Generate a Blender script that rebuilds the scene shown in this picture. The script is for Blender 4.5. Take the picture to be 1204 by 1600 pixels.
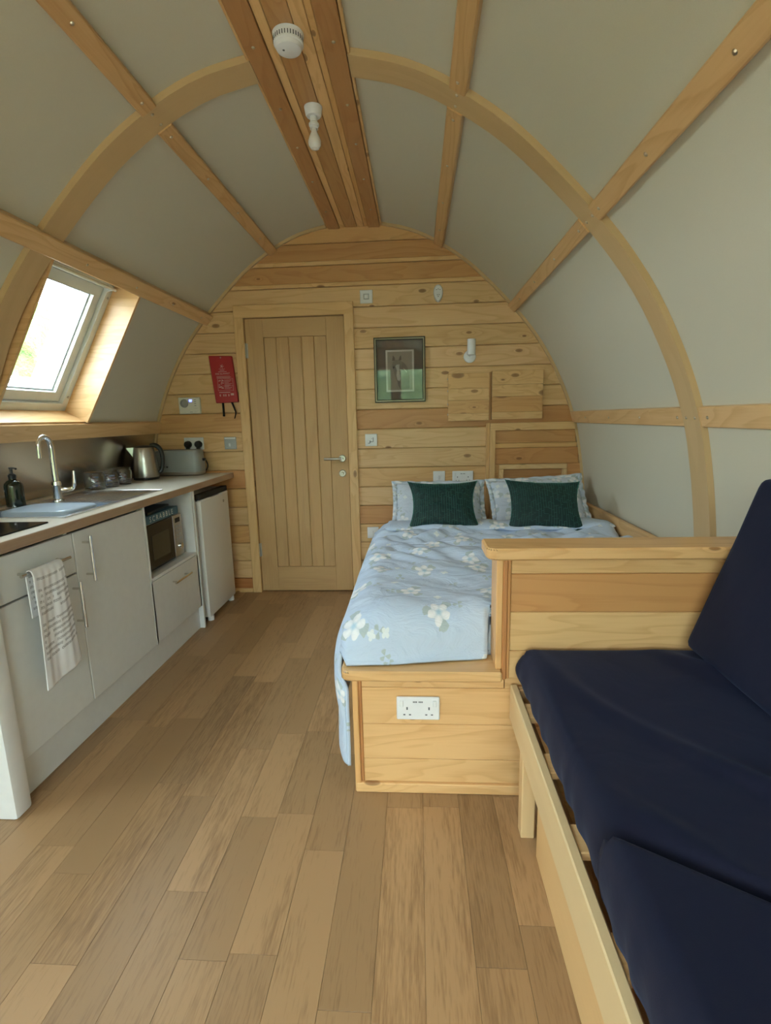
import bpy, bmesh, math, random
from mathutils import Vector, Matrix, noise
R = math.radians
random.seed(7)
for o in list(bpy.data.objects): bpy.data.objects.remove(o)
SC = bpy.context.scene
COL = SC.collection
# ------------------------------------------------------------------ camera
cd = bpy.data.cameras.new('camera'); cam = bpy.data.objects.new('camera', cd); COL.objects.link(cam)
cd.sensor_fit = 'VERTICAL'; cd.sensor_height = 36.0; cd.sensor_width = 27.09; cd.lens = 793.98 / 1600 * 36
cd.clip_start = 0.02
cam.matrix_world = (Matrix.Translation((0, 0, 1.285)) @ Matrix.Rotation(R(3.692), 4, 'Z')
                    @ Matrix.Rotation(R(90 - 10.493), 4, 'X') @ Matrix.Rotation(R(-1.366), 4, 'Z'))
SC.camera = cam
# ------------------------------------------------------------------ world, lights, exposure
w = bpy.data.worlds.new('sky'); SC.world = w; w.use_nodes = True
nt = w.node_tree; bg = nt.nodes['Background']
tc = nt.nodes.new('ShaderNodeTexCoord'); sx = nt.nodes.new('ShaderNodeSeparateXYZ')
rp = nt.nodes.new('ShaderNodeValToRGB')
nt.links.new(tc.outputs['Generated'], sx.inputs[0]); nt.links.new(sx.outputs['Z'], rp.inputs[0])
rp.color_ramp.elements[0].position = 0.0; rp.color_ramp.elements[0].color = (0.80, 0.86, 0.92, 1)
rp.color_ramp.elements[1].position = 0.6; rp.color_ramp.elements[1].color = (0.74, 0.86, 1.0, 1)
nt.links.new(rp.outputs[0], bg.inputs['Color']); bg.inputs['Strength'].default_value = 6.5

def area(name, loc, rot, sx_, sy_, power, color):
    l = bpy.data.lights.new(name, 'AREA'); l.shape = 'RECTANGLE'; l.size = sx_; l.size_y = sy_
    l.energy = power; l.color = color
    o = bpy.data.objects.new(name, l); COL.objects.link(o); o.location = loc; o.rotation_euler = rot
    return o
# daylight entering through the glazed front behind the camera
pl = area('front_door_portal', (-0.375, -2.47, 1.14), (R(90), 0, 0), 2.5, 2.1, 1, (1, 1, 1)); pl.data.cycles.is_portal = True   # guides sky sampling through the glazed doors
for yy in (2.477, 1.107, -.393): pl = area('roof_window_portal', (-1.90, yy, 1.72), (0, R(-62), 0), .8, .65, 1, (1, 1, 1)); pl.data.cycles.is_portal = True
SC.view_settings.view_transform = 'Standard'; SC.view_settings.look = 'None'
SC.view_settings.gamma = 1.0; SC.view_settings.use_curve_mapping = False
SC.view_settings.exposure = 2.18

# ------------------------------------------------------------------ materials
def srgb(r, g, b):
    f = lambda c: (c / 255 / 12.92) if c / 255 <= 0.04045 else ((c / 255 + 0.055) / 1.055) ** 2.4
    return (f(r), f(g), f(b), 1)
class NT:
    def __init__(s, name):
        s.m = bpy.data.materials.new(name); s.m.use_nodes = True; s.t = s.m.node_tree
        s.b = s.t.nodes['Principled BSDF']
    def n(s, t, **k):
        x = s.t.nodes.new('ShaderNode' + t)
        for a, b in k.items(): setattr(x, a, b)
        return x
    def l(s, a, b): s.t.links.new(a, b)
    def val(s, sock, v):
        if hasattr(v, 'is_output') or isinstance(v, bpy.types.NodeSocket): s.l(v, sock)
        else: sock.default_value = v
    def math(s, op, a, b=None, c=None, clamp=False):
        x = s.n('Math', operation=op, use_clamp=clamp); s.val(x.inputs[0], a)
        if b is not None: s.val(x.inputs[1], b)
        if c is not None: s.val(x.inputs[2], c)
        return x.outputs[0]
    def vmath(s, op, a, b=None):
        x = s.n('VectorMath', operation=op); s.val(x.inputs[0], a)
        if b is not None: s.val(x.inputs[1], b)
        return x.outputs['Value'] if op in ('LENGTH', 'DOT_PRODUCT', 'DISTANCE') else x.outputs[0]
    def mix(s, f, a, b, blend='MIX'):
        x = s.n('Mix', data_type='RGBA', blend_type=blend); s.val(x.inputs[0], f); s.val(x.inputs[6], a); s.val(x.inputs[7], b)
        return x.outputs[2]
    def noise(s, v, scale, detail=2, rough=.5, dist=0):
        x = s.n('TexNoise'); s.l(v, x.inputs['Vector']); x.inputs['Scale'].default_value = scale
        x.inputs['Detail'].default_value = detail; x.inputs['Roughness'].default_value = rough; x.inputs['Distortion'].default_value = dist
        return x.outputs['Fac']
    def ramp(s, v, pts):
        x = s.n('ValToRGB'); s.val(x.inputs[0], v); e = x.color_ramp.elements
        while len(e) < len(pts): e.new(.5)
        for q, (p, c) in zip(e, pts): q.position = p; q.color = c if len(c) == 4 else (*c, 1)
        return x.outputs[0]
    def bump(s, h, strength=.2, dist=.002):
        x = s.n('Bump'); x.inputs['Strength'].default_value = strength; x.inputs['Distance'].default_value = dist
        s.l(h, x.inputs['Height']); s.l(x.outputs[0], s.b.inputs['Normal']); return x.outputs[0]

def plain(name, col, rough=.5, metal=0, spec=.5, coat=0, emit=None, alpha=None, sheen=0, bump=None):
    g = NT(name); b = g.b
    b.inputs['Base Color'].default_value = col; b.inputs['Roughness'].default_value = rough
    b.inputs['Metallic'].default_value = metal; b.inputs['Specular IOR Level'].default_value = spec
    b.inputs['Coat Weight'].default_value = coat
    c = g.n('TexCoord'); nz = g.noise(c.outputs['Object'], bump[0] if bump else 25, 3)
    # slight tonal variation so nothing is dead flat
    v = g.mix(0.06, col, g.ramp(nz, [(.3, (0.35, 0.35, 0.35)), (.7, (1, 1, 1))]), 'MULTIPLY')
    g.l(v, b.inputs['Base Color'])
    if bump: g.bump(nz, bump[1], bump[2])
    if emit: b.inputs['Emission Color'].default_value = emit[0]; b.inputs['Emission Strength'].default_value = emit[1]
    if sheen: b.inputs['Sheen Weight'].default_value = sheen
    return g.m

def wood(name, light, dark, axis='X', rough=.42, ring=7.0, knots=True, coat=.15, fine=.35, ringamt=.75, warp=1.0, tone=.5, streak=False, kthr=.66, kbig=.055, kden=1.0):
    g = NT(name); c = g.n('TexCoord'); oi = g.n('ObjectInfo')
    if axis == 'UV': src = c.outputs['UV']
    else: src = c.outputs['Object']
    s = g.n('SeparateXYZ'); g.l(src, s.inputs[0]); cb = g.n('CombineXYZ')
    order = {'X': 'XYZ', 'Y': 'YXZ', 'Z': 'ZXY', 'UV': 'XYZ'}[axis]
    for i, a in enumerate(order): g.l(s.outputs[a], cb.inputs[i])
    off = g.n('CombineXYZ'); g.l(g.math('MULTIPLY', oi.outputs['Random'], 37.0), off.inputs[0])
    g.l(g.math('MULTIPLY', oi.outputs['Random'], 91.0), off.inputs[1]); g.l(g.math('MULTIPLY', oi.outputs['Random'], 53.0), off.inputs[2])
    v = g.vmath('ADD', cb.outputs[0], off.outputs[0])
    vr = g.vmath('MULTIPLY', v, (0.75, 6.0, 6.0)); vf = g.vmath('MULTIPLY', v, (16, 170, 170) if streak else (6, 150, 150)); vt = g.vmath('MULTIPLY', v, (.5, 4, 4))
    # knots
    kv = g.n('TexVoronoi', voronoi_dimensions='2D'); ks = g.n('SeparateXYZ'); g.l(v, ks.inputs[0]); kc = g.n('CombineXYZ'); g.l(g.math('MULTIPLY', ks.outputs[0], 2.6 * kden), kc.inputs[0]); g.l(g.math('MULTIPLY', g.math('ADD', ks.outputs[1], ks.outputs[2]), 5.5 * kden), kc.inputs[1]); g.l(kc.outputs[0], kv.inputs['Vector']); kv.inputs['Scale'].default_value = 1.0
    ksel = g.n('SeparateColor'); g.l(kv.outputs['Color'], ksel.inputs[0])
    ksz = g.math('MULTIPLY', g.math('GREATER_THAN', ksel.outputs[0], kthr), g.math('ADD', g.math('MULTIPLY', ksel.outputs[1], kbig), .03 * kden))
    kd = g.math('DIVIDE', kv.outputs['Distance'], g.math('MAXIMUM', ksz, .0001))
    n1 = g.noise(vr, 1.0, 2.5, .5, .35 * warp)
    kinf = g.math('MULTIPLY', g.math('POWER', 2.718, g.math('MULTIPLY', kd, -.45)), .22 if knots else 0)
    rr = g.math('FRACT', g.math('MULTIPLY', g.math('ADD', n1, kinf), ring))
    rline = g.ramp(rr, [(0, (0, 0, 0)), (.5, (.2, .2, .2)), (.9, (1, 1, 1)), (1, (0, 0, 0))])
    nf = g.noise(vf, 1.0, 2, .6)
    ntn = g.noise(vt, 1.0, 2, .5)
    if streak: nf = g.math('ADD', g.math('MULTIPLY', nf, .5), g.math('MULTIPLY', g.noise(g.vmath('MULTIPLY', v, (5, 42, 42)), 1.0, 4, .65), .5))
    f = g.math('ADD', g.math('MULTIPLY', rline, ringamt), g.math('MULTIPLY', g.math('SUBTRACT', nf, .5), fine))
    f = g.math('ADD', f, g.math('MULTIPLY', g.math('SUBTRACT', ntn, .5), tone), clamp=True)
    col = g.mix(f, light, dark)
    col = g.mix(1.0, col, oi.outputs['Color'], 'MULTIPLY')
    if knots:
        km = g.ramp(kd, [(0, (1, 1, 1)), (.75, (.8, .8, .8)), (1.15, (0, 0, 0))])
        km = g.math('MULTIPLY', km, g.math('GREATER_THAN', ksz, .001))
        col = g.mix(g.math('MULTIPLY', km, .8), col, (dark[0] * .34, dark[1] * .22, dark[2] * .12, 1))
    g.l(col, g.b.inputs['Base Color'])
    g.b.inputs['Roughness'].default_value = rough; g.b.inputs['Coat Weight'].default_value = coat; g.b.inputs['Coat Roughness'].default_value = .25
    g.bump(f, .12, .001)
    return g.m

PL, PD = (0.74, 0.495, 0.25, 1), (0.53, 0.285, 0.105, 1)
M = {}
for a in ('X', 'Y', 'Z', 'UV'):
    M['pine' + a] = wood('pine_grain_' + a, PL, PD, a, ring=12, ringamt=.42, tone=.5, fine=.55)
    M['oak' + a] = wood('oak_grain_' + a, (0.55, 0.345, 0.155, 1), (0.42, 0.245, 0.10, 1), a, ring=3.5, knots=False, fine=.9, ringamt=.35, rough=.45, coat=.05)
    M['floor' + a] = wood('vinyl_plank_' + a, (0.40, 0.245, 0.120, 1), (0.17, 0.088, 0.036, 1), a, ring=4, knots=False, fine=2.9, ringamt=.10, rough=.40, coat=.0, tone=1.5, streak=True)
M['knotty'] = wood('knotty_pine', PL, PD, 'X', ring=12, ringamt=.5, tone=.5, fine=.6, kthr=.45, kbig=.26, kden=2.3)
M['rib'] = wood('glulam_rib', (0.62, 0.43, 0.22, 1), (0.50, 0.32, 0.15, 1), 'UV', ring=3, knots=False, fine=.3, ringamt=.25)
M['rail'] = wood('sofa_pine', (0.74, 0.55, 0.30, 1), (0.60, 0.40, 0.19, 1), 'Y', ring=3, knots=False, fine=.3, ringamt=.35, rough=.5, coat=0)
M['railZ'] = wood('sofa_pine_upright', (0.74, 0.52, 0.27, 1), (0.60, 0.38, 0.17, 1), 'Z', ring=3, knots=False, fine=.3, ringamt=.35, rough=.5, coat=0)
M['top'] = wood('worktop_laminate', (0.72, 0.65, 0.53, 1), (0.58, 0.49, 0.37, 1), 'Y', ring=2.5, knots=False, fine=.5, ringamt=.2, rough=.28, coat=.25)
M['topedge'] = wood('worktop_edge', (0.42, 0.29, 0.19, 1), (0.28, 0.18, 0.11, 1), 'Y', ring=4, knots=False, fine=.8, ringamt=.4, rough=.4)
M['ceil'] = plain('cream_lining_fabric', (0.61, 0.575, 0.455, 1), .85, bump=(450, .25, .0008))
M['gloss'] = plain('grey_white_gloss_door', (0.735, 0.765, 0.765, 1), .22, coat=.3)
M['white'] = plain('white_melamine', (0.80, 0.82, 0.83, 1), .35)
M['fridge'] = plain('fridge_enamel', (0.78, 0.78, 0.76, 1), .3, bump=(300, .06, .0005))
M['plast'] = plain('white_plastic', (0.80, 0.82, 0.84, 1), .3)
M['plastgrey'] = plain('grey_plastic', (0.42, 0.45, 0.47, 1), .35)
M['black'] = plain('black_plastic', (0.012, 0.012, 0.013, 1), .35)
M['dark'] = plain('dark_void', (0.02, 0.018, 0.016, 1), .8)
M['blackglass'] = plain('black_glass', (0.006, 0.006, 0.007, 1), .10, spec=.35)
M['chrome'] = plain('chrome', (0.82, 0.84, 0.86, 1), .08, 1)
M['steel'] = plain('satin_steel', (0.46, 0.45, 0.43, 1), .28, 1)
M['handle'] = plain('bar_handle_steel', (0.66, 0.65, 0.62, 1), .22, 1)
M['splash'] = plain('brushed_steel_sheet', (0.52, 0.47, 0.40, 1), .24, 1)
M['sink'] = plain('polished_steel', (0.70, 0.73, 0.76, 1), .26, 1)
M['brass'] = plain('screw_metal', (0.62, 0.55, 0.42, 1), .3, 1)
M['tub'] = plain('grey_blue_bowl_plastic', (0.38, 0.46, 0.54, 1), .3)
M['toast'] = plain('grey_enamel', (0.30, 0.325, 0.325, 1), .3, coat=.3)
M['soap'] = plain('dark_green_glass', (0.012, 0.02, 0.012, 1), .08, coat=.6)
M['red'] = plain('red_vinyl', (0.40, 0.016, 0.022, 1), .4)
M['print'] = plain('white_print', (0.62, 0.42, 0.40, 1), .6)
M['strap'] = plain('black_webbing', (0.01, 0.009, 0.008, 1), .8)
M['teal'] = plain('teal_card', (0.035, 0.13, 0.19, 1), .45)
M['lettering'] = plain('pale_lettering', (0.65, 0.72, 0.70, 1), .5)
M['mat'] = plain('dark_grey_mount', (0.09, 0.087, 0.078, 1), .8)
M['frameblk'] = plain('black_frame', (0.02, 0.018, 0.013, 1), .35)
M['framegold'] = plain('silver_gilt_frame', (0.36, 0.34, 0.25, 1), .35, .6)
M['winframe'] = plain('grey_white_window_frame', (0.66, 0.68, 0.62, 1), .4)
M['sheet'] = plain('white_sheet', (0.75, 0.78, 0.82, 1), .8)
M['bulb'] = plain('opal_bulb', (0.82, 0.80, 0.77, 1), .15)
M['knob'] = plain('white_badge', (0.7, 0.72, 0.72, 1), .4)
M['display'] = plain('blue_display', (0.01, 0.02, 0.4, 1), .2, emit=((0.12, 0.16, 1, 1), 1.2))
M['clock'] = plain('grey_dial', (0.28, 0.28, 0.26, 1), .4)
M['ink'] = plain('grey_marks', (0.10, 0.11, 0.13, 1), .6)

def glass(name, tint=(1, 1, 1, 1), refl=1.0):
    g = NT(name); tr = g.n('BsdfTransparent'); tr.inputs[0].default_value = tint
    gl = g.n('BsdfGlossy'); gl.inputs['Roughness'].default_value = .02
    lw = g.n('LayerWeight'); lw.inputs[0].default_value = .5; mx = g.n('MixShader'); fr = g.math('ADD', g.math('MULTIPLY', g.math('POWER', lw.outputs['Facing'], 5), .95), .04)
    g.l(g.math('MULTIPLY', fr, refl, clamp=True), mx.inputs[0]); g.l(tr.outputs[0], mx.inputs[1]); g.l(gl.outputs[0], mx.inputs[2])
    g.l(mx.outputs[0], g.t.nodes['Material Output'].inputs[0]); return g.m
M['glass'] = glass('window_glass', (0.93, 0.97, 0.95, 1))
M['picglass'] = glass('picture_glass', (1, 1, 1, 1), 1.0)
M['jar'] = glass('jar_glass', (0.90, 0.92, 0.94, 1), 2.2)

def mat_navy():
    g = NT('navy_cotton'); c = g.n('TexCoord'); b = g.b
    b.inputs['Base Color'].default_value = (0.0035, 0.0052, 0.021, 1); b.inputs['Roughness'].default_value = .8
    b.inputs['Sheen Weight'].default_value = .10; b.inputs['Sheen Roughness'].default_value = .5; b.inputs['Sheen Tint'].default_value = (.35, .45, .8, 1)
    b.inputs['Specular IOR Level'].default_value = .25
    n1 = g.noise(c.outputs['Object'], 5, 3, .5, .6); n2 = g.noise(c.outputs['Object'], 600, 1)
    g.bump(g.math('ADD', n1, g.math('MULTIPLY', n2, .03)), .5, .01); return g.m
M['navy'] = mat_navy()

def mat_velvet():
    g = NT('green_maze_velvet'); c = g.n('TexCoord'); b = g.b
    s = g.n('SeparateXYZ'); g.l(c.outputs['UV'], s.inputs[0])
    # maze of short vertical runs joined by short horizontal steps
    u = g.math('MULTIPLY', s.outputs[0], 70); v = g.math('MULTIPLY', s.outputs[1], 70)
    cell = g.math('FLOOR', u); fu = g.math('FRACT', u)
    wn = g.n('TexWhiteNoise', noise_dimensions='1D'); g.l(cell, wn.inputs['W'])
    vv = g.math('ADD', g.math('MULTIPLY', v, .34), g.math('MULTIPLY', wn.outputs['Value'], 9))
    fv = g.math('FRACT', vv); cb = g.n('CombineXYZ'); g.l(cell, cb.inputs[0]); g.l(g.math('FLOOR', vv), cb.inputs[1])
    w2 = g.n('TexWhiteNoise', noise_dimensions='2D'); g.l(cb.outputs[0], w2.inputs['Vector'])
    left = g.math('MULTIPLY', g.math('LESS_THAN', fu, .16), g.math('GREATER_THAN', w2.outputs['Value'], .25))
    step = g.math('MULTIPLY', g.math('LESS_THAN', fv, .055), g.math('LESS_THAN', w2.outputs['Value'], .75))
    line = g.math('MAXIMUM', left, step)
    col = g.mix(line, (0.0015, 0.024, 0.022, 1), (0.020, 0.095, 0.078, 1))
    g.l(col, b.inputs['Base Color']); b.inputs['Roughness'].default_value = .7
    b.inputs['Sheen Weight'].default_value = .5; b.inputs['Sheen Roughness'].default_value = .35; b.inputs['Sheen Tint'].default_value = (.1, .65, .55, 1)
    g.bump(line, .6, -.0015); return g.m
M['velvet'] = mat_velvet()

def mat_floral(name, base, rot=0.0, off=(0, 0, 0), scale=3.6, strong=1.0):
    g = NT(name); c = g.n('TexCoord'); b = g.b
    mp = g.n('Mapping'); g.l(c.outputs['UV'], mp.inputs[0]); mp.inputs['Location'].default_value = off; mp.inputs['Rotation'].default_value = (0, 0, rot)
    p = mp.outputs[0]
    def flowers(src, sc, rad, petals, rnd, seedoff, centre=True):
        q = g.vmath('ADD', src, (seedoff, seedoff * .7, 0))
        vo = g.n('TexVoronoi', voronoi_dimensions='2D'); g.l(q, vo.inputs['Vector']); vo.inputs['Scale'].default_value = sc; vo.inputs['Randomness'].default_value = rnd
        dv = g.vmath('SUBTRACT', g.vmath('MULTIPLY', q, (sc, sc, 0)), g.vmath('MULTIPLY', vo.outputs['Position'], (sc, sc, 0)))
        s = g.n('SeparateXYZ'); g.l(dv, s.inputs[0])
        # random spin per flower
        cs = g.n('SeparateColor'); g.l(vo.outputs['Color'], cs.inputs[0])
        an = g.math('ADD', g.math('ARCTAN2', s.outputs[1], s.outputs[0]), g.math('MULTIPLY', cs.outputs[0], 6.28))
        r = g.math('DIVIDE', g.vmath('LENGTH', dv), sc)
        nz = g.noise(q, 60, 2)
        edge = g.math('MULTIPLY', g.math('ADD', g.math('MULTIPLY', g.math('ABSOLUTE', g.math('COSINE', g.math('MULTIPLY', an, petals / 2))), .42), .62), rad)
        edge = g.math('ADD', edge, g.math('MULTIPLY', g.math('SUBTRACT', nz, .5), rad * .35))
        m = g.math('MULTIPLY', g.math('SUBTRACT', edge, r), 400, clamp=True)
        vein = g.math('ABSOLUTE', g.math('COSINE', g.math('MULTIPLY', an, petals / 2)))
        return m, r, an, vein, s, cs
    base_n = g.noise(p, 7, 2)
    col = g.mix(base_n, base, (base[0] * .9, base[1] * .95, base[2], 1))
    # leaves: soft green star shapes under the flowers
    m2, r2, a2, v2, s2, c2 = flowers(p, scale, .055, 3, .6, 0)
    m4, r4, a4, v4, s4, c4 = flowers(p, scale * 1.9, .020, 3, .9, 3.3)
    leaf = (0.36, 0.43, 0.37, 1)
    l2 = g.math('MULTIPLY', m2, g.math('GREATER_THAN', v2, .84)); l4 = g.math('MULTIPLY', m4, g.math('GREATER_THAN', v4, .7))
    lf = g.math('MULTIPLY', g.math('MAXIMUM', l2, g.math('MULTIPLY', l4, g.math('GREATER_THAN', c4.outputs[2], .5))), .6 * strong)
    col = g.mix(lf, col, leaf)
    # flowers
    m1, r1, a1, v1, s1, c1 = flowers(p, scale, .040, 5, .6, 0)
    pet = g.mix(g.math('MULTIPLY', g.math('SUBTRACT', 1.0, v1), .7), (0.86, 0.86, 0.88, 1), (0.60, 0.66, 0.72, 1))
    pet = g.mix(g.math('MULTIPLY', g.math('SUBTRACT', .015, r1), 90, clamp=True), pet, (0.42, 0.60, 0.72, 1))
    col = g.mix(g.math('MULTIPLY', m1, .92), col, pet)
    # small buds
    m3, r3, a3, v3, s3, c3 = flowers(p, scale * 1.7, .016, 4, .95, 7.7)
    col = g.mix(g.math('MULTIPLY', g.math('MULTIPLY', m3, g.math('GREATER_THAN', c3.outputs[1], .55)), .8), col, (0.80, 0.84, 0.84, 1))
    g.l(col, b.inputs['Base Color']); b.inputs['Roughness'].default_value = .8; b.inputs['Sheen Weight'].default_value = .1
    g.bump(g.noise(g.vmath('MULTIPLY', p, (1, 1.9, 1)), 7, 4, .55, 1.2), .55, .02)
    return g.m
M['duvet'] = mat_floral('blue_floral_cotton', (0.555, 0.645, 0.78, 1), off=(.05, .04, 0), scale=4.4)
M['pillow'] = mat_floral('pillow_floral_cotton', (0.64, 0.69, 0.77, 1), .4, (.3, .1, 0), 7.5, .9)

def mat_towel():
    g = NT('script_printed_towel'); c = g.n('TexCoord'); b = g.b
    s = g.n('SeparateXYZ'); g.l(c.outputs['UV'], s.inputs[0])
    u, v = s.outputs[0], s.outputs[1]
    row = g.math('MULTIPLY', v, 52); fr = g.math('FRACT', row); ri = g.math('FLOOR', row)
    wn = g.n('TexWhiteNoise', noise_dimensions='1D'); g.l(ri, wn.inputs['W'])
    cb = g.n('CombineXYZ'); g.l(g.math('MULTIPLY', u, 900), cb.inputs[0]); g.l(g.math('MULTIPLY', ri, 7.3), cb.inputs[1]); cb.inputs[2].default_value = 0
    n1 = g.noise(cb.outputs[0], 1, 2, .6)
    cb2 = g.n('CombineXYZ'); g.l(g.math('MULTIPLY', u, 45), cb2.inputs[0]); g.l(g.math('MULTIPLY', ri, 3.1), cb2.inputs[1])
    n2 = g.noise(cb2.outputs[0], 1, 1)
    cb3 = g.n('CombineXYZ'); g.l(g.math('MULTIPLY', u, 620), cb3.inputs[0]); g.l(g.math('MULTIPLY', v, 420), cb3.inputs[1])
    n3 = g.noise(cb3.outputs[0], 1, 2, .6)
    d = g.math('ABSOLUTE', g.math('SUBTRACT', fr, g.math('ADD', .38, g.math('MULTIPLY', n1, .24))))
    ln = g.math('MULTIPLY', g.math('LESS_THAN', d, .24), g.math('GREATER_THAN', n2, .40))
    ln = g.math('MULTIPLY', ln, g.math('GREATER_THAN', n3, .49))
    ln = g.math('MULTIPLY', ln, g.math('GREATER_THAN', wn.outputs['Value'], .22))
    ln = g.math('MULTIPLY', ln, g.math('GREATER_THAN', v, .075))
    ln = g.math('MULTIPLY', ln, g.math('GREATER_THAN', u, .012))
    col = g.mix(g.math('MULTIPLY', ln, .8), (0.84, 0.86, 0.90, 1), (0.16, 0.16, 0.18, 1))
    g.l(col, b.inputs['Base Color']); b.inputs['Roughness'].default_value = .9
    g.bump(g.noise(c.outputs['UV'], 300, 2), .2, .001); return g.m
M['towel'] = mat_towel()

def mat_green(name, c1, c2, sc):
    g = NT(name); c = g.n('TexCoord'); nz = g.noise(c.outputs['Object'], sc, 4, .7)
    g.l(g.ramp(nz, [(.35, c1), (.65, c2)]), g.b.inputs['Base Color']); g.b.inputs['Roughness'].default_value = .8
    g.bump(nz, 1, .1); return g.m
M['hedge'] = mat_green('hedge_leaves', (0.04, 0.08, 0.03), (0.16, 0.22, 0.08), 3)
M['shrub'] = mat_green('shrub_leaves', (0.05, 0.12, 0.02), (0.20, 0.29, 0.06), 3)
M['grass'] = mat_green('lawn_grass', (0.08, 0.11, 0.05), (0.16, 0.20, 0.09), 6)
def mat_foil():
    g = NT('coloured_sachets'); c = g.n('TexCoord')
    vo = g.n('TexVoronoi'); g.l(c.outputs['Object'], vo.inputs['Vector']); vo.inputs['Scale'].default_value = 55
    s = g.n('SeparateColor'); g.l(vo.outputs['Color'], s.inputs[0])
    g.l(g.ramp(s.outputs[0], [(0, (0.05, 0.12, 0.45)), (.3, (0.45, 0.40, 0.45)), (.5, (0.08, 0.30, 0.55)), (.7, (0.55, 0.5, 0.5)), (1, (0.30, 0.05, 0.10))]), g.b.inputs['Base Color'])
    g.b.inputs['Roughness'].default_value = .3; g.b.inputs['Metallic'].default_value = .3; return g.m
M['foil'] = mat_foil()

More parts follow.
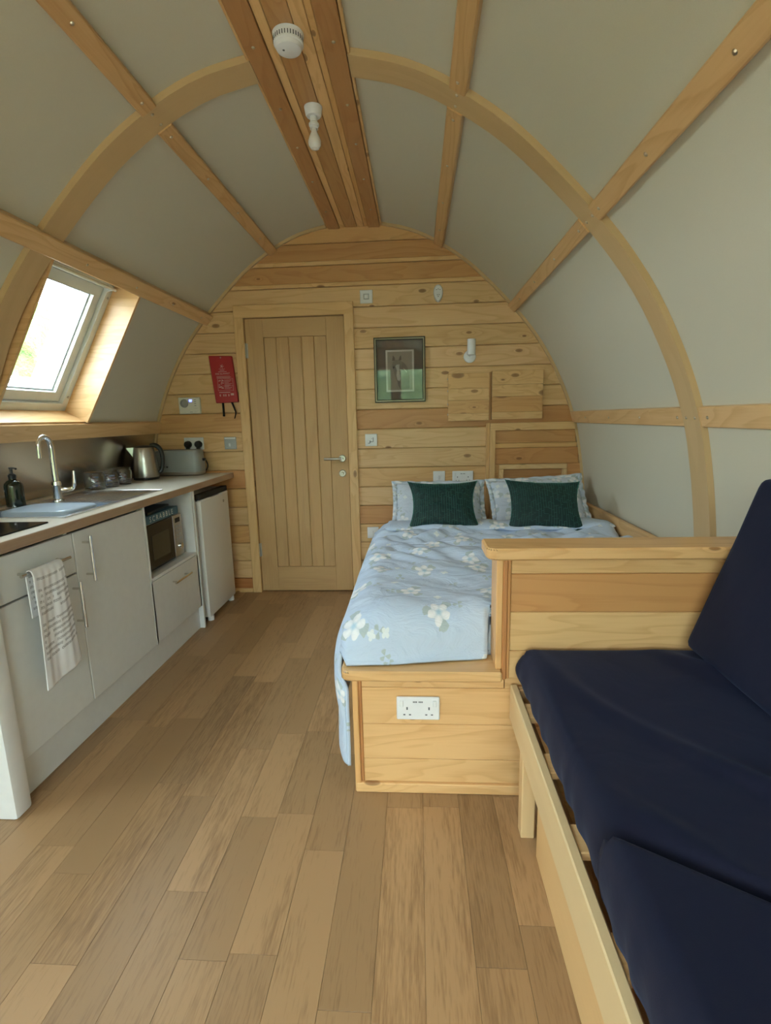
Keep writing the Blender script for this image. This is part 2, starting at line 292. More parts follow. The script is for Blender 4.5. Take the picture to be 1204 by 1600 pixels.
# ------------------------------------------------------------------ geometry helpers
ORG = {}
class MB:
    def __init__(s): s.v = []; s.f = []; s.uv = []
    def add(s, vs, fs, uvs=None):
        o = len(s.v); s.v += [Vector(p) for p in vs]
        for i, f in enumerate(fs):
            s.f.append([o + k for k in f]); s.uv.append(uvs[i] if uvs else None)
        return s
    def box(s, x0, x1, y0, y1, z0, z1, b=0, mtx=None):
        bm = bmesh.new(); bmesh.ops.create_cube(bm, size=1)
        for v in bm.verts: v.co = Vector(((x0 + x1) / 2 + v.co.x * (x1 - x0), (y0 + y1) / 2 + v.co.y * (y1 - y0), (z0 + z1) / 2 + v.co.z * (z1 - z0)))
        if b: bmesh.ops.bevel(bm, geom=list(bm.edges), offset=b, segments=1 if b < .006 else 2, profile=.6, affect='EDGES')
        if mtx: bmesh.ops.transform(bm, matrix=mtx, verts=bm.verts)
        s.frombm(bm); return s
    def frombm(s, bm):
        bm.verts.index_update(); s.add([v.co.copy() for v in bm.verts], [[v.index for v in f.verts] for f in bm.faces]); bm.free()
    def prism(s, poly, axis, a, b_, bev=0):
        """poly: 2D points; axis: the extrusion axis"""
        def P(u, v, t):
            return {'X': (t, u, v), 'Y': (u, t, v), 'Z': (u, v, t)}[axis]
        bm = bmesh.new(); A = [bm.verts.new(P(u, v, a)) for u, v in poly]; B = [bm.verts.new(P(u, v, b_)) for u, v in poly]
        n = len(poly); bm.faces.new(A); bm.faces.new(B[::-1])
        for i in range(n): bm.faces.new((A[i], B[i], B[(i + 1) % n], A[(i + 1) % n]))
        bmesh.ops.recalc_face_normals(bm, faces=bm.faces)
        if bev: bmesh.ops.bevel(bm, geom=[e for e in bm.edges], offset=bev, segments=1, affect='EDGES')
        s.frombm(bm); return s
    def cyl(s, p0, p1, r0, r1=None, n=16, cap=True):
        r1 = r0 if r1 is None else r1; p0 = Vector(p0); p1 = Vector(p1); d = (p1 - p0).normalized()
        u = d.orthogonal().normalized(); w_ = d.cross(u); vs = []; fs = []
        for i in range(n):
            a = 2 * math.pi * i / n; q = u * math.cos(a) + w_ * math.sin(a); vs += [p0 + q * r0, p1 + q * r1]
        for i in range(n): j = (i + 1) % n; fs.append((2 * i, 2 * j, 2 * j + 1, 2 * i + 1))
        if cap: fs.append([2 * i for i in range(n)][::-1]); fs.append([2 * i + 1 for i in range(n)])
        return s.add(vs, fs)
    def lathe(s, c, prof, n=24, axis='Z'):
        c = Vector(c); vs = []; fs = []; k = len(prof)
        for i in range(n):
            a = 2 * math.pi * i / n
            for r, h in prof:
                p = (r * math.cos(a), r * math.sin(a), h)
                if axis == '-Y': p = (p[0], -h, p[1])
                if axis == 'X': p = (h, p[0], p[1])
                if axis == '-Z': p = (p[0], -p[1], -h)
                vs.append(c + Vector(p))
        for i in range(n):
            j = (i + 1) % n
            for q in range(k - 1): fs.append((i * k + q, j * k + q, j * k + q + 1, i * k + q + 1))
        return s.add(vs, fs)
    def tube(s, pts, r, n=10, smooth=4, taper=None):
        pts = [Vector(p) for p in pts]
        if smooth: pts = crom(pts, smooth)
        vs = []; fs = []; m = len(pts); prev = None
        for i, p in enumerate(pts):
            d = (pts[min(i + 1, m - 1)] - pts[max(i - 1, 0)]).normalized()
            u = d.orthogonal().normalized() if prev is None else (prev - d * prev.dot(d)).normalized()
            prev = u; w_ = d.cross(u); rr = r if taper is None else r * taper(i / (m - 1))
            for k in range(n):
                a = 2 * math.pi * k / n; vs.append(p + (u * math.cos(a) + w_ * math.sin(a)) * rr)
        for i in range(m - 1):
            for k in range(n): j = (k + 1) % n; fs.append((i * n + k, i * n + j, (i + 1) * n + j, (i + 1) * n + k))
        fs.append(list(range(n))[::-1]); fs.append([(m - 1) * n + k for k in range(n)])
        return s.add(vs, fs)
    def grid(s, fn, nu, nv, uvfn=None, close=False):
        vs = [fn(i / nu, j / nv) for j in range(nv + 1) for i in range(nu + 1)]; fs = []; uvs = []
        for j in range(nv):
            for i in range(nu):
                f = [(i, j), (i + 1, j), (i + 1, j + 1), (i, j + 1)]
                fs.append([b * (nu + 1) + a for a, b in f])
                if uvfn: uvs.append([uvfn(a / nu, b / nv) for a, b in f])
        return s.add(vs, fs, uvs if uvfn else None)
    def build(s, name, mat, parent=None, smooth=35, color=None, label=None, solid=0, sub=0):
        root = parent
        while root is not None and root.parent is not None: root = root.parent
        org = ORG.get(root.name, Vector()) if root is not None else Vector()
        me = bpy.data.meshes.new(name); me.from_pydata([tuple(v - org) for v in s.v], [], s.f)
        if any(u for u in s.uv):
            ul = me.uv_layers.new(name='UVMap')
            for p, u in zip(me.polygons, s.uv):
                if u:
                    for li, q in zip(p.loop_indices, u): ul.data[li].uv = q
        me.materials.append(M[mat] if isinstance(mat, str) else mat)
        bm = bmesh.new(); bm.from_mesh(me); bmesh.ops.recalc_face_normals(bm, faces=bm.faces); bm.to_mesh(me); bm.free()
        if smooth:
            for p in me.polygons: p.use_smooth = True
            me.set_sharp_from_angle(angle=R(smooth))
        o = bpy.data.objects.new(name, me); COL.objects.link(o)
        if parent is not None: o.parent = parent
        if name in ('marks', 'buttons', 'pin_holes', 'printing', 'vents'): o['kind'] = 'stuff'
        if color: o.color = (*color, 1)
        if label: o['label'] = label
        if solid: m = o.modifiers.new('thickness', 'SOLIDIFY'); m.thickness = solid; m.offset = 0
        if sub: m = o.modifiers.new('subdivision', 'SUBSURF'); m.levels = sub; m.render_levels = sub
        return o
def crom(pts, n, closed=False):
    out = []; m = len(pts)
    for i in range(m - 1):
        p0 = pts[max(i - 1, 0)]; p1 = pts[i]; p2 = pts[i + 1]; p3 = pts[min(i + 2, m - 1)]
        for k in range(n):
            t = k / n
            out.append(.5 * ((2 * p1) + (p2 - p0) * t + (2 * p0 - 5 * p1 + 4 * p2 - p3) * t * t + (3 * p1 - p0 - 3 * p2 + p3) * t ** 3))
    out.append(pts[-1]); return out
def thing(name, label, cat, loc, group=None):
    o = bpy.data.objects.new(name, None); COL.objects.link(o); o.location = loc; o.empty_display_size = .05
    ORG[o.name] = Vector(loc); return tag(o, label, cat, group)
def tag(o, label, cat, group=None, kind=None):
    o['label'] = label
    if cat: o['category'] = cat
    if group: o['group'] = group
    if kind: o['kind'] = kind
    return o
def struct(o, label=None):
    o['kind'] = 'structure'
    if label: o['label'] = label
    return o
def sroot(name, loc=(0, 0, 0), label=None):
    o = bpy.data.objects.new(name, None); COL.objects.link(o); o.location = loc; ORG[o.name] = Vector(loc); return struct(o, label)
def textmesh(name, body, size, mtx, mat, parent, extrude=.0006, shear=0, align='CENTER'):
    cu = bpy.data.curves.new(name, 'FONT'); cu.body = body; cu.size = size; cu.extrude = extrude; cu.align_x = align; cu.align_y = 'CENTER'; cu.shear = shear; cu.resolution_u = 2
    t = bpy.data.objects.new(name + '_tmp', cu); COL.objects.link(t)
    dg = bpy.context.evaluated_depsgraph_get(); me = bpy.data.meshes.new_from_object(t.evaluated_get(dg)); bpy.data.objects.remove(t)
    root = parent
    while root.parent is not None: root = root.parent
    me.transform(Matrix.Translation(-ORG.get(root.name, Vector())) @ mtx)
    me.materials.clear(); me.materials.append(M[mat])
    o = bpy.data.objects.new(name, me); COL.objects.link(o); o.parent = parent; return o
FACE_MY = Matrix(((1, 0, 0, 0), (0, 0, -1, 0), (0, 1, 0, 0), (0, 0, 0, 1)))      # text facing -Y
FACE_PX = Matrix(((0, 0, 1, 0), (1, 0, 0, 0), (0, 1, 0, 0), (0, 0, 0, 1)))       # text facing +X
def nz(x, y, z=0): return noise.noise(Vector((x, y, z)))

# ------------------------------------------------------------------ pod profile
CX = -0.40; D = 3.648; YF = -2.40
half = [(.17, 2.557), (.37, 2.512), (.56, 2.425), (.785, 2.272), (1.06, 2.005), (1.25, 1.768), (1.39, 1.515), (1.482, 1.28), (1.528, 1.08), (1.564, .843), (1.585, .6), (1.592, .3), (1.588, 0), (1.58, -.04)]
hp = crom([Vector((a, b, 0)) for a, b in half], 8)
full = [Vector((CX - p.x, p.y, 0)) for p in reversed(hp)] + [Vector((CX + p.x, p.y, 0)) for p in hp]
S = [0]
for i in range(1, len(full)): S.append(S[-1] + (full[i] - full[i - 1]).length)
LEN = S[-1]
def prof(s):
    s = min(max(s, 0), LEN)
    lo, hi = 0, len(S) - 1
    while hi - lo > 1:
        m = (lo + hi) // 2
        if S[m] <= s: lo = m
        else: hi = m
    t = (s - S[lo]) / max(S[hi] - S[lo], 1e-9); p = full[lo].lerp(full[hi], t)
    return p.x, p.y
def pn(s):                                    # point and inward normal
    a = prof(s - .03); b = prof(s + .03); d = Vector((b[0] - a[0], b[1] - a[1])).normalized()
    x, z = prof(s); return Vector((x, z)), Vector((d.y, -d.x))
def s_z(side, z):                             # arclength where the lining reaches height z
    best = None
    for i in range(1200):
        s = LEN * i / 1200; x, zz = prof(s)
        if (x - CX) * side > 0 and (best is None or abs(zz - z) < best[0]): best = (abs(zz - z), s)
    return best[1]
def hx(z):                                    # half width at height z
    for i in range(len(hp) - 1):
        if hp[i].y >= z >= hp[i + 1].y:
            t = (hp[i].y - z) / max(hp[i].y - hp[i + 1].y, 1e-9); return hp[i].x + t * (hp[i + 1].x - hp[i].x)
    return hp[0].x if z > hp[0].y else hp[-1].x
def patch(s0, s1, y0, y1, o0, o1, n=None):
    """curved slab following the lining between inward offsets o0 and o1"""
    n = n or max(2, int((s1 - s0) / .06)); mb = MB(); vs = []; fs = []; uvs = []
    for i in range(n + 1):
        s = s0 + (s1 - s0) * i / n; p, q = pn(s)
        for y in (y0, y1):
            for o in (o0, o1): c = p + q * o; vs.append((c.x, y, c.y))
    for i in range(n):
        a = 4 * i; b = a + 4; U0 = s0 + (s1 - s0) * i / n; U1 = s0 + (s1 - s0) * (i + 1) / n
        for f, vv in (((a, b, b + 2, a + 2), (y0, y0, y1, y1)), ((a + 1, a + 3, b + 3, b + 1), (y0, y1, y1, y0)), ((a, a + 1, b + 1, b), (y0, y0 + o1, y0 + o1, y0)), ((a + 2, b + 2, b + 3, a + 3), (y1, y1, y1 + o1, y1 + o1))):
            us = [U0 if k < b else U1 for k in f]; fs.append(f); uvs.append([(u_, v_) for u_, v_ in zip(us, vv)])
    fs.append((0, 2, 3, 1)); uvs.append([(0, 0), (0, .1), (.1, .1), (.1, 0)])
    k = 4 * n; fs.append((k, k + 1, k + 3, k + 2)); uvs.append([(0, 0), (0, .1), (.1, .1), (.1, 0)])
    mb.add(vs, fs, uvs); return mb
ZW = 1.265
sL3, sR3 = s_z(-1, ZW), s_z(1, ZW); sL2, sR2 = s_z(-1, 2.005), s_z(1, 2.005)
sL1, sR1 = s_z(-1, 2.422), s_z(1, 2.422)
sLc = s_z(-1, 2.556) ; sRc = s_z(1, 2.556)
RIBS = [(2.02, 2.14), (0.43, 0.55), (-1.16, -1.04)]
WINS = [(2.17, 2.785), (0.80, 1.415), (-0.70, -0.085)]   # kitchen-side roof windows; the two nearer ones are unseen, added to even the light
sWa, sWb = s_z(-1, 1.312), s_z(-1, 1.965)
ceiling = sroot('ceiling', label='cream lining of the arched pod roof'); wall_left = sroot('wall_left', label='cream lower side wall behind the kitchen'); wall_right = sroot('wall_right', label='cream lower side wall beside the bed')
def shell(parent, s0, s1, y0, y1):
    patch(s0, s1, y0, y1, -.09, -.05).build('outer_skin', 'white', parent)
shell(ceiling, sWb, sR3, YF, D + .2)
shell(ceiling, sL3, sWa, YF, D + .2)
for a_, b_ in ((YF, WINS[2][0]), (WINS[2][1], WINS[1][0]), (WINS[1][1], WINS[0][0]), (WINS[0][1], D + .2)): shell(ceiling, sWa, sWb, a_ + (.02 if a_ != YF else 0), b_ - (.02 if b_ < D else 0))
shell(wall_left, 0, sL3, YF, D + .2); shell(wall_right, sR3, LEN, YF, D + .2)
bays = [(2.14, D), (0.55, 2.02), (-1.04, 0.43), (YF, -1.16)]
def panel(parent, s0, s1, y0, y1): patch(s0, s1, y0, y1, -.02, 0).build('panel', 'ceil', parent)
for (y0, y1) in bays:
    panel(wall_left, 0, sL3, y0, y1); panel(wall_right, sR3, LEN, y0, y1)
    for a, b in ((sL2, sL1), (sL1, sLc), (sRc, sR1), (sR1, sR2), (sR2, sR3)): panel(ceiling, a, b, y0, y1)
    wn = [w_ for w_ in WINS if y0 < w_[0] < y1]
    if wn:
        a_, b_ = wn[0]; panel(ceiling, sL3, sL2, b_ + .015, y1)
        if a_ - y0 > .05: panel(ceiling, sL3, sL2, y0, a_ - .015)
        if y0 != 2.14: panel(ceiling, sL3, sWa - .01, a_ - .015, b_ + .015)
    else: panel(ceiling, sL3, sL2, y0, y1)
# ------------------------------------------------------------------ ribs, purlins, ridge
ntrim = [0]
def trim(label=None):
    ntrim[0] += 1; return sroot('trim_%d' % ntrim[0], label=label)
screw_me = None
def screw(parent, pos, nrm):
    global screw_me
    if screw_me is None:
        o = MB().lathe((0, 0, 0), [(0, .004), (.004, .0035), (.0065, .0008), (.007, 0)], 8).build('screw', 'brass', parent)
        screw_me = o.data; 
    else:
        o = bpy.data.objects.new('screw', screw_me); COL.objects.link(o); o.parent = parent
    o.location = pos; o.rotation_euler = Vector(nrm).to_track_quat('Z', 'Y').to_euler()
for k, (y0, y1) in enumerate(RIBS):
    t = trim('curved pale timber rib arching over the room')
    mb = patch(0.0, sLc, y0, y1, -.02, .024, 40); mb.build('rib', 'rib', t)
    mb = patch(sRc, LEN, y0, y1, -.02, .024, 40); mb.build('rib', 'rib', t)
    if k == 0:
        for s in (sL1, sR1, sR2, sR3):
            p, q = pn(s)
            for yy in (y0 + .028, y1 - .028): c = p + q * .024; screw(t, (c.x, yy, c.y), (q.x, 0, q.y))
def purlin(s, wd, dp, y0, y1, parent, yscrews=()):
    p, q = pn(s); tx = Vector((-q.y, q.x))
    poly = [p + tx * (wd / 2) - q * .02, p + tx * (wd / 2) + q * (dp - .004), p + tx * (wd / 2 - .004) + q * dp, p - tx * (wd / 2 - .004) + q * dp, p - tx * (wd / 2) + q * (dp - .004), p - tx * (wd / 2) - q * .02]
    MB().prism([(a.x, a.y) for a in poly], 'Y', y0, y1).build('batten', 'pineY', parent, color=(1, .97, .93) if wd > .07 else (.92, .86, .78))
    for yy in yscrews: c = p + q * dp; screw(parent, (c.x, yy, c.y), (q.x, 0, q.y))
ptrims = []
for nm, s, wd, dp in (('l1', sL1, .066, .030), ('r1', sR1, .066, .030), ('r2', sR2, .066, .030), ('r3', sR3, .078, .020), ('l2', sL2, .078, .045), ('l3', sL3 - .005, .085, .030)):
    t = trim('long timber batten running along the roof')
    if nm in ('l2', 'l3'):
        purlin(s, wd, dp, YF, D - .002, t, (2.3, 2.7, 3.1, 3.5) if nm == 'l2' else ())
    else:
        purlin(s, wd, dp, 2.138, D - .002, t, (2.19, 2.55, 2.95, 3.35)); purlin(s, wd, dp, .55, 2.022, t, (1.97, 1.6, 1.2)); purlin(s, wd, dp, YF, .43, t)
# ridge: boards side by side
t = trim('flat ridge of mixed pale and dark pine boards')
RX0, RX1 = CX - .172, CX + .172
cuts = [0, .225, .325, .56, .70, .775, 1.0]; tones = [(.66, .50, .38), (1.12, 1.05, .92), (.74, .60, .46), (1.1, 1.02, .9), (1.0, .88, .70), (.66, .50, .38)]
for i in range(6):
    x0 = RX0 + (RX1 - RX0) * cuts[i]; x1 = RX0 + (RX1 - RX0) * cuts[i + 1]
    zb = 2.528 if i in (0, 5) else 2.536
    MB().box(x0 + .001, x1 - .001, YF, D - .002, zb, 2.60, .002).build('board', 'pineY', t, color=tones[i])
for xx in (RX0 - .012, RX1 + .001): MB().box(xx, xx + .011, YF, D - .002, 2.535, 2.60, .002).build('edge_strip', 'pineY', t, color=(1.05, 1, .9))  # pale strips added to lighten the shadowed sides of the ridge boards
for yy in (3.35, 2.95, 2.6, 2.3, 1.95, 1.6):
    for xx in (RX0 + .035, RX1 - .035): screw(t, (xx, yy, 2.528), (0, 0, -1))
# bead round the back wall
t = trim('thin curved timber bead where the roof lining meets the end wall')
patch(0, sLc, D - .02, D - .001, 0, .018, 50).build('bead', 'rib', t); patch(sRc, LEN, D - .02, D - .001, 0, .018, 50).build('bead', 'rib', t)
# ------------------------------------------------------------------ back wall of boards
wall_back = sroot('wall_back', label='end wall of horizontal pine boards')
DX0, DX1 = -1.195, -.485                     # door opening (outside of lining)
DTOP = 2.008
poly = [(CX - hx(z) - .08, z) for z in [x * .1 for x in range(0, 25)] + [2.45]] + [(CX - .5, 2.60), (CX + .5, 2.60)] + [(CX + hx(z) + .08, z) for z in ([2.45] + [x * .1 for x in range(24, -1, -1)])]
MB().prism([(DX0, -.02)] + [(x, z if z > 0 else -.02) for x, z in poly if x < CX] + [(x, z) for x, z in poly if x > CX and z >= DTOP] + [(p_[0], p_[1]) for p_ in []] + [(CX + 1.6, DTOP), (DX1, DTOP), (DX0, DTOP)], 'Y', D + .018, D + .10).build('backing', 'pineX', wall_back)
MB().box(DX1, CX + 1.7, D + .018, D + .10, -.02, DTOP).build('backing', 'pineX', wall_back)
lines = [-.03, .108, .245, .383, .52, .658, .795, .933, 1.07, 1.208, 1.345, 1.483, 1.62, 1.758, 1.895, 2.033, 2.17, 2.308, 2.445, 2.60]
btone = {4: (.78, .60, .46), 9: (.74, .56, .42), 16: (.80, .64, .47), 17: (.78, .62, .46), 18: (.95, .84, .68), 0: (.7, .5, .35), 6: (.92, .84, .72)}
ltone = {0: (.62, .38, .24), 3: (.9, .76, .58), 6: (.82, .62, .48), 5: (.95, .85, .7), 9: (.88, .76, .62)}
def board_seg(z0, z1, xl, xr, tone, front=D):
    """one board clipped by the arch"""
    g = .0018; z0 += g; z1 -= g; zs = [z0 + (z1 - z0) * i / 4 for i in range(5)]
    L = [(max(xl, CX - hx(z)), z) for z in zs]; Rr = [(min(xr, CX + hx(z)), z) for z in reversed(zs)]
    pts = []
    for p_ in L + Rr:
        if not pts or (Vector(p_) - Vector(pts[-1])).length > 1e-4: pts.append(p_)
    # drop collinear points on straight ends
    q = []
    n = len(pts)
    for i in range(n):
        a, b, c = Vector(pts[i - 1]), Vector(pts[i]), Vector(pts[(i + 1) % n])
        if abs((b - a).cross(c - b)) > 1e-7: q.append(pts[i])
    mb = MB(); mb.prism(q, 'Y', front + .0035, front + .016)
    # raised face with a chamfer (V joint)
    ce = .0035; cx_ = sum(p[0] for p in q) / len(q); cz_ = (z0 + z1) / 2
    inner = [(p[0], min(max(p[1], z0 + ce), z1 - ce)) for p in q]
    vs = [(p[0], front + .0035, p[1]) for p in q] + [(p[0], front, p[1]) for p in inner]; m = len(q)
    fs = [tuple(range(m, 2 * m))] + [(i, (i + 1) % m, m + (i + 1) % m, m + i) for i in range(m)]
    mb.add(vs, fs); return mb.build('board', 'pineX', wall_back, smooth=0, color=tone)
for i in range(len(lines) - 1):
    z0, z1 = max(lines[i], 0.0), min(lines[i + 1], 2.556)
    def tn(d, i=i):
        if i in d: return d[i]
        k = .93 + .09 * random.random(); return (k, k * (.97 + .03 * random.random()), k * (.92 + .08 * random.random()))
    if z1 <= DTOP + .06:
        board_seg(z0, z1, -9, DX0 - .02, tn(ltone)); board_seg(z0, z1, DX1 + .02, 9, tn(btone))
    elif i in (16, 17):        # boards that keep a pale sapwood strip along their lower edge
        zc = z0 + .028
        board_seg(z0, zc + .0017, -9, 9, (1.04, 1.0, .92)); board_seg(zc - .0017, z1, -9, 9, tn(btone))
    else:
        board_seg(z0, z1, -9, 9, tn(btone))
# small baseboard between fridge and door
struct(MB().box(-1.42, -1.262, D - .012, D, 0, .03, .002).build('baseboard_back', 'pineX', color=(1, .95, .85)), 'low pale timber strip at the foot of the end wall')
MB().box(DX0 - .05, DX1 + .05, D + .10, D + .13, -.05, DTOP + .05).build('backing', 'dark', wall_back)  # unseen dark box added behind the door to stop light leaking through its gaps
MB().prism([(CX - 1.75, -.05), (CX + 1.75, -.05), (CX + 1.75, 2.75), (CX - 1.75, 2.75)], 'Y', D + .135, D + .16).build('backing', 'white', wall_back)
# ------------------------------------------------------------------ door
door = sroot('door_1', label='oak veneer cottage door with vertical grooves')
F = D - .018
MB().box(DX0 - .062, DX0 + .004, F, D + .10, 0, DTOP + .012, .003).build('door_frame', 'pineZ', door, color=(1, .97, .88))
MB().box(DX1 - .004, DX1 + .062, F, D + .10, 0, DTOP + .012, .003).build('door_frame', 'pineZ', door, color=(1, .97, .88))
MB().box(DX0 - .062, DX1 + .062, F - .001, D + .10, DTOP - .022, DTOP + .062, .003).build('door_frame', 'pineX', door, color=(1, .97, .88))
lx0, lx1 = DX0 + .008, DX1 - .008; FY = D + .004; lt = DTOP - .026
LW = lx1 - lx0
leaf = MB().box(lx0, lx1, FY + .012, FY + .04, .008, lt).build('door_leaf', 'oakZ', door)
px0, px1, pz0, pz1 = lx0 + .125, lx1 - .125, .195, lt - .125
MB().box(lx0, px0, FY, FY + .03, .008, lt, .0015).build('stile', 'oakZ', leaf); MB().box(px1, lx1, FY, FY + .03, .008, lt, .0015).build('stile', 'oakZ', leaf)
MB().box(px0, px1, FY, FY + .03, pz1, lt, .0015).build('rail', 'oakX', leaf); MB().box(px0, px1, FY, FY + .03, .008, pz0, .0015).build('rail', 'oakX', leaf)
for i in range(5):
    a = px0 + (px1 - px0) * i / 5; b = px0 + (px1 - px0) * (i + 1) / 5
    MB().box(a + .001, b - .001, FY + .004, FY + .03, pz0, pz1, .0045).build('grooved_plank', 'oakZ', leaf, color=(1.02, 1, .97) if i % 2 else (.98, .98, .98))
hxp = lx1 - .045; hz = 1.005
h = MB().lathe((hxp, FY, hz), [(0, .010), (.022, .010), (.026, .006), (.026, 0)], 24, '-Y'); h.cyl((hxp, FY, hz), (hxp, FY - .045, hz), .009)
h.tube([(hxp, FY - .045, hz), (hxp - .03, FY - .048, hz), (hxp - .07, FY - .048, hz), (hxp - .125, FY - .045, hz)], .009); h.build('door_handle', 'steel', door)
h = MB().lathe((hxp - .002, FY, hz - .108), [(0, .010), (.022, .010), (.026, .006), (.026, 0)], 24, '-Y'); h.lathe((hxp - .002, FY - .01, hz - .108), [(0, .012), (.009, .012), (.011, .0)], 16, '-Y'); h.build('thumb_turn', 'steel', door)
for zz in (1.72, .28):
    MB().cyl((lx0 - .004, FY - .006, zz), (lx0 - .004, FY - .006, zz + .1), .006, n=10).box(lx0 - .006, lx0 + .012, FY - .003, FY + .002, zz, zz + .1).build('hinge', 'steel', door)
# ------------------------------------------------------------------ floor
floor = struct(MB().box(-2.1, 1.3, YF, D + .1, -.06, -.004).build('floor', 'floorY'), 'brown oak effect plank floor')
def plank(x0, x1, y0, y1, k):
    j = (random.random() - .5) * .06; MB().box(x0 + .0004, x1 - .0004, y0 + .0004, y1 - .0004, -.004, 0, .0003).build('plank', 'floorY', floor, smooth=0, color=(k, k * (.985 + j * .2), k * (.96 + j * .6)))
W = .12
known = {-8: (.961, .72), -9: (1.986, .80), -7: (1.523, 1.03), -6: (1.163, .82), -4: (1.004, .80), -3: (1.313, .80), 1: (.997, .85), -10: (1.30, .8), 0: (1.50, .85)}
for k in range(-17, 12):
    x0 = .005 + k * W; x1 = x0 + W
    if x0 > 1.25 or x1 < -2.05: continue
    yk, ph = known.get(k, (random.random() * 1.2 + .3, .8)); y = yk
    seg = [yk]
    while y < D: y += random.choice((.45, .62, .78, .92)); seg.append(min(y, D + .08))
    y = yk; pre = []
    while y > YF: y -= random.choice((.62, .78, .92)); pre.append(max(y, YF))
    ys_ = pre[::-1] + seg
    tone = random.random()
    for a, b in zip(ys_, ys_[1:]):
        if b - a < .02: continue
        tone = (tone + .35 + .35 * random.random()) % 1.0
        plank(x0, x1, a, b, .80 + .32 * tone)
# ------------------------------------------------------------------ front wall behind the camera (glazed double doors)
wf = sroot('wall_front', label='glazed end wall behind the viewer')
MB().box(CX - 1.7, -1.62, YF - .06, YF, 0, 2.65).build('panel', 'pineZ', wf); MB().box(.87, CX + 1.7, YF - .06, YF, 0, 2.65).build('panel', 'pineZ', wf)
MB().box(-1.62, .87, YF - .06, YF, 2.25, 2.65).build('panel', 'pineX', wf)
w2 = sroot('door_2', label='glazed entrance doors behind the viewer')
for a, b in ((-1.62, -1.02), (-1.0, -.40), (-.35, .25), (.27, .87)):
    m = MB().box(a, a + .07, YF - .05, YF, 0, 2.25).box(b - .07, b, YF - .05, YF, 0, 2.25).box(a, b, YF - .05, YF, 0, .12).box(a, b, YF - .05, YF, 2.15, 2.25)
    m.build('door_frame', 'oakZ', w2); MB().box(a + .07, b - .07, YF - .03, YF - .025, .12, 2.15).build('pane', 'glass', w2)
MB().box(-.40, -.35, YF - .05, YF, 0, 2.25).build('post', 'oakZ', w2)
# ------------------------------------------------------------------ roof window
A = Vector((prof(sWb)[0], prof(sWb)[1])); B = Vector((prof(sWa)[0], prof(sWa)[1])); dch = (B - A).normalized(); CL = (B - A).length
nou = Vector((-abs(dch.y), abs(dch.x)))      # outward
def WM(t, y, n):                              # chord distance down, along the pod, depth outward
    p = A + dch * t + nou * n; return Vector((p.x, y, p.y))
def wbox(mb, t0, t1, y0, y1, n0, n1):
    c = [WM(t, y, n) for t in (t0, t1) for y in (y0, y1) for n in (n0, n1)]
    return mb.add(c, [(0, 1, 3, 2), (4, 6, 7, 5), (0, 4, 5, 1), (2, 3, 7, 6), (0, 2, 6, 4), (1, 5, 7, 3)])
RD = .125
def roof_window(idx, WY0, WY1):
    win = sroot('window_%d' % idx, label='sloping roof window in a deep timber reveal')
    for a in ((-.016, 0, WY0 - .016, WY1 + .016), (CL, CL + .016, WY0 - .016, WY1 + .016)):
        wbox(MB(), a[0], a[1], a[2], a[3], -.018, RD).build('reveal_board', 'pineY', win, color=(1, .93, .85))
    for a in ((WY1, WY1 + .016, -.035), (WY0 - .016, WY0, -.012)):
        wbox(MB(), 0, CL, a[0], a[1], a[2], RD).build('reveal_board', 'pineX', win, color=(1, .93, .85))
    def ring(t0, t1, y0, y1, wd, n0, n1):
        m = MB(); wbox(m, t0, t0 + wd, y0, y1, n0, n1); wbox(m, t1 - wd, t1, y0, y1, n0, n1); wbox(m, t0 + wd, t1 - wd, y0, y0 + wd, n0, n1); wbox(m, t0 + wd, t1 - wd, y1 - wd, y1, n0, n1); return m
    ring(0, CL, WY0, WY1, .042, RD - .02, RD + .10).build('window_frame', 'winframe', win)
    sash = ring(.046, CL - .046, WY0 + .046, WY1 - .046, .052, RD, RD + .07).build('sash', 'winframe', win)
    ring(.098, CL - .098, WY0 + .098, WY1 - .098, .008, RD + .02, RD + .05).build('gasket', 'plastgrey', sash)
    ring(.060, CL - .060, WY0 + .060, WY1 - .060, .05, RD + .10, RD + .14).build('outer_trim', 'white', win)
    wbox(MB(), .098, CL - .098, WY0 + .098, WY1 - .098, RD + .03, RD + .036).build('pane', 'glass', sash)
    p0, p1 = WM(.028, WY0 + .08, RD - .05), WM(.028, WY1 - .03, RD - .05)
    m = MB().cyl(p0, p1, .008, n=10)
    for yy in (WY0 + .10, WY1 - .05): m.add(*[[WM(.0, yy, RD - .02), WM(.06, yy, RD - .02), WM(.028, yy, RD - .055), WM(.0, yy + .006, RD - .02), WM(.06, yy + .006, RD - .02), WM(.028, yy + .006, RD - .055)], [(0, 1, 2), (3, 5, 4), (0, 2, 5, 3), (1, 4, 5, 2)]])
    m.build('vent_bar', 'winframe', win)
    for tt in (.085, CL - .085): c = WM(tt, WY1 - .02, RD - .02); MB().cyl(c, c - Vector((nou.x, 0, nou.y)) * .004, .007, n=12).build('bolt', 'steel', win)
for i_, (a_, b_) in enumerate(WINS): roof_window(i_ + 1, a_, b_)
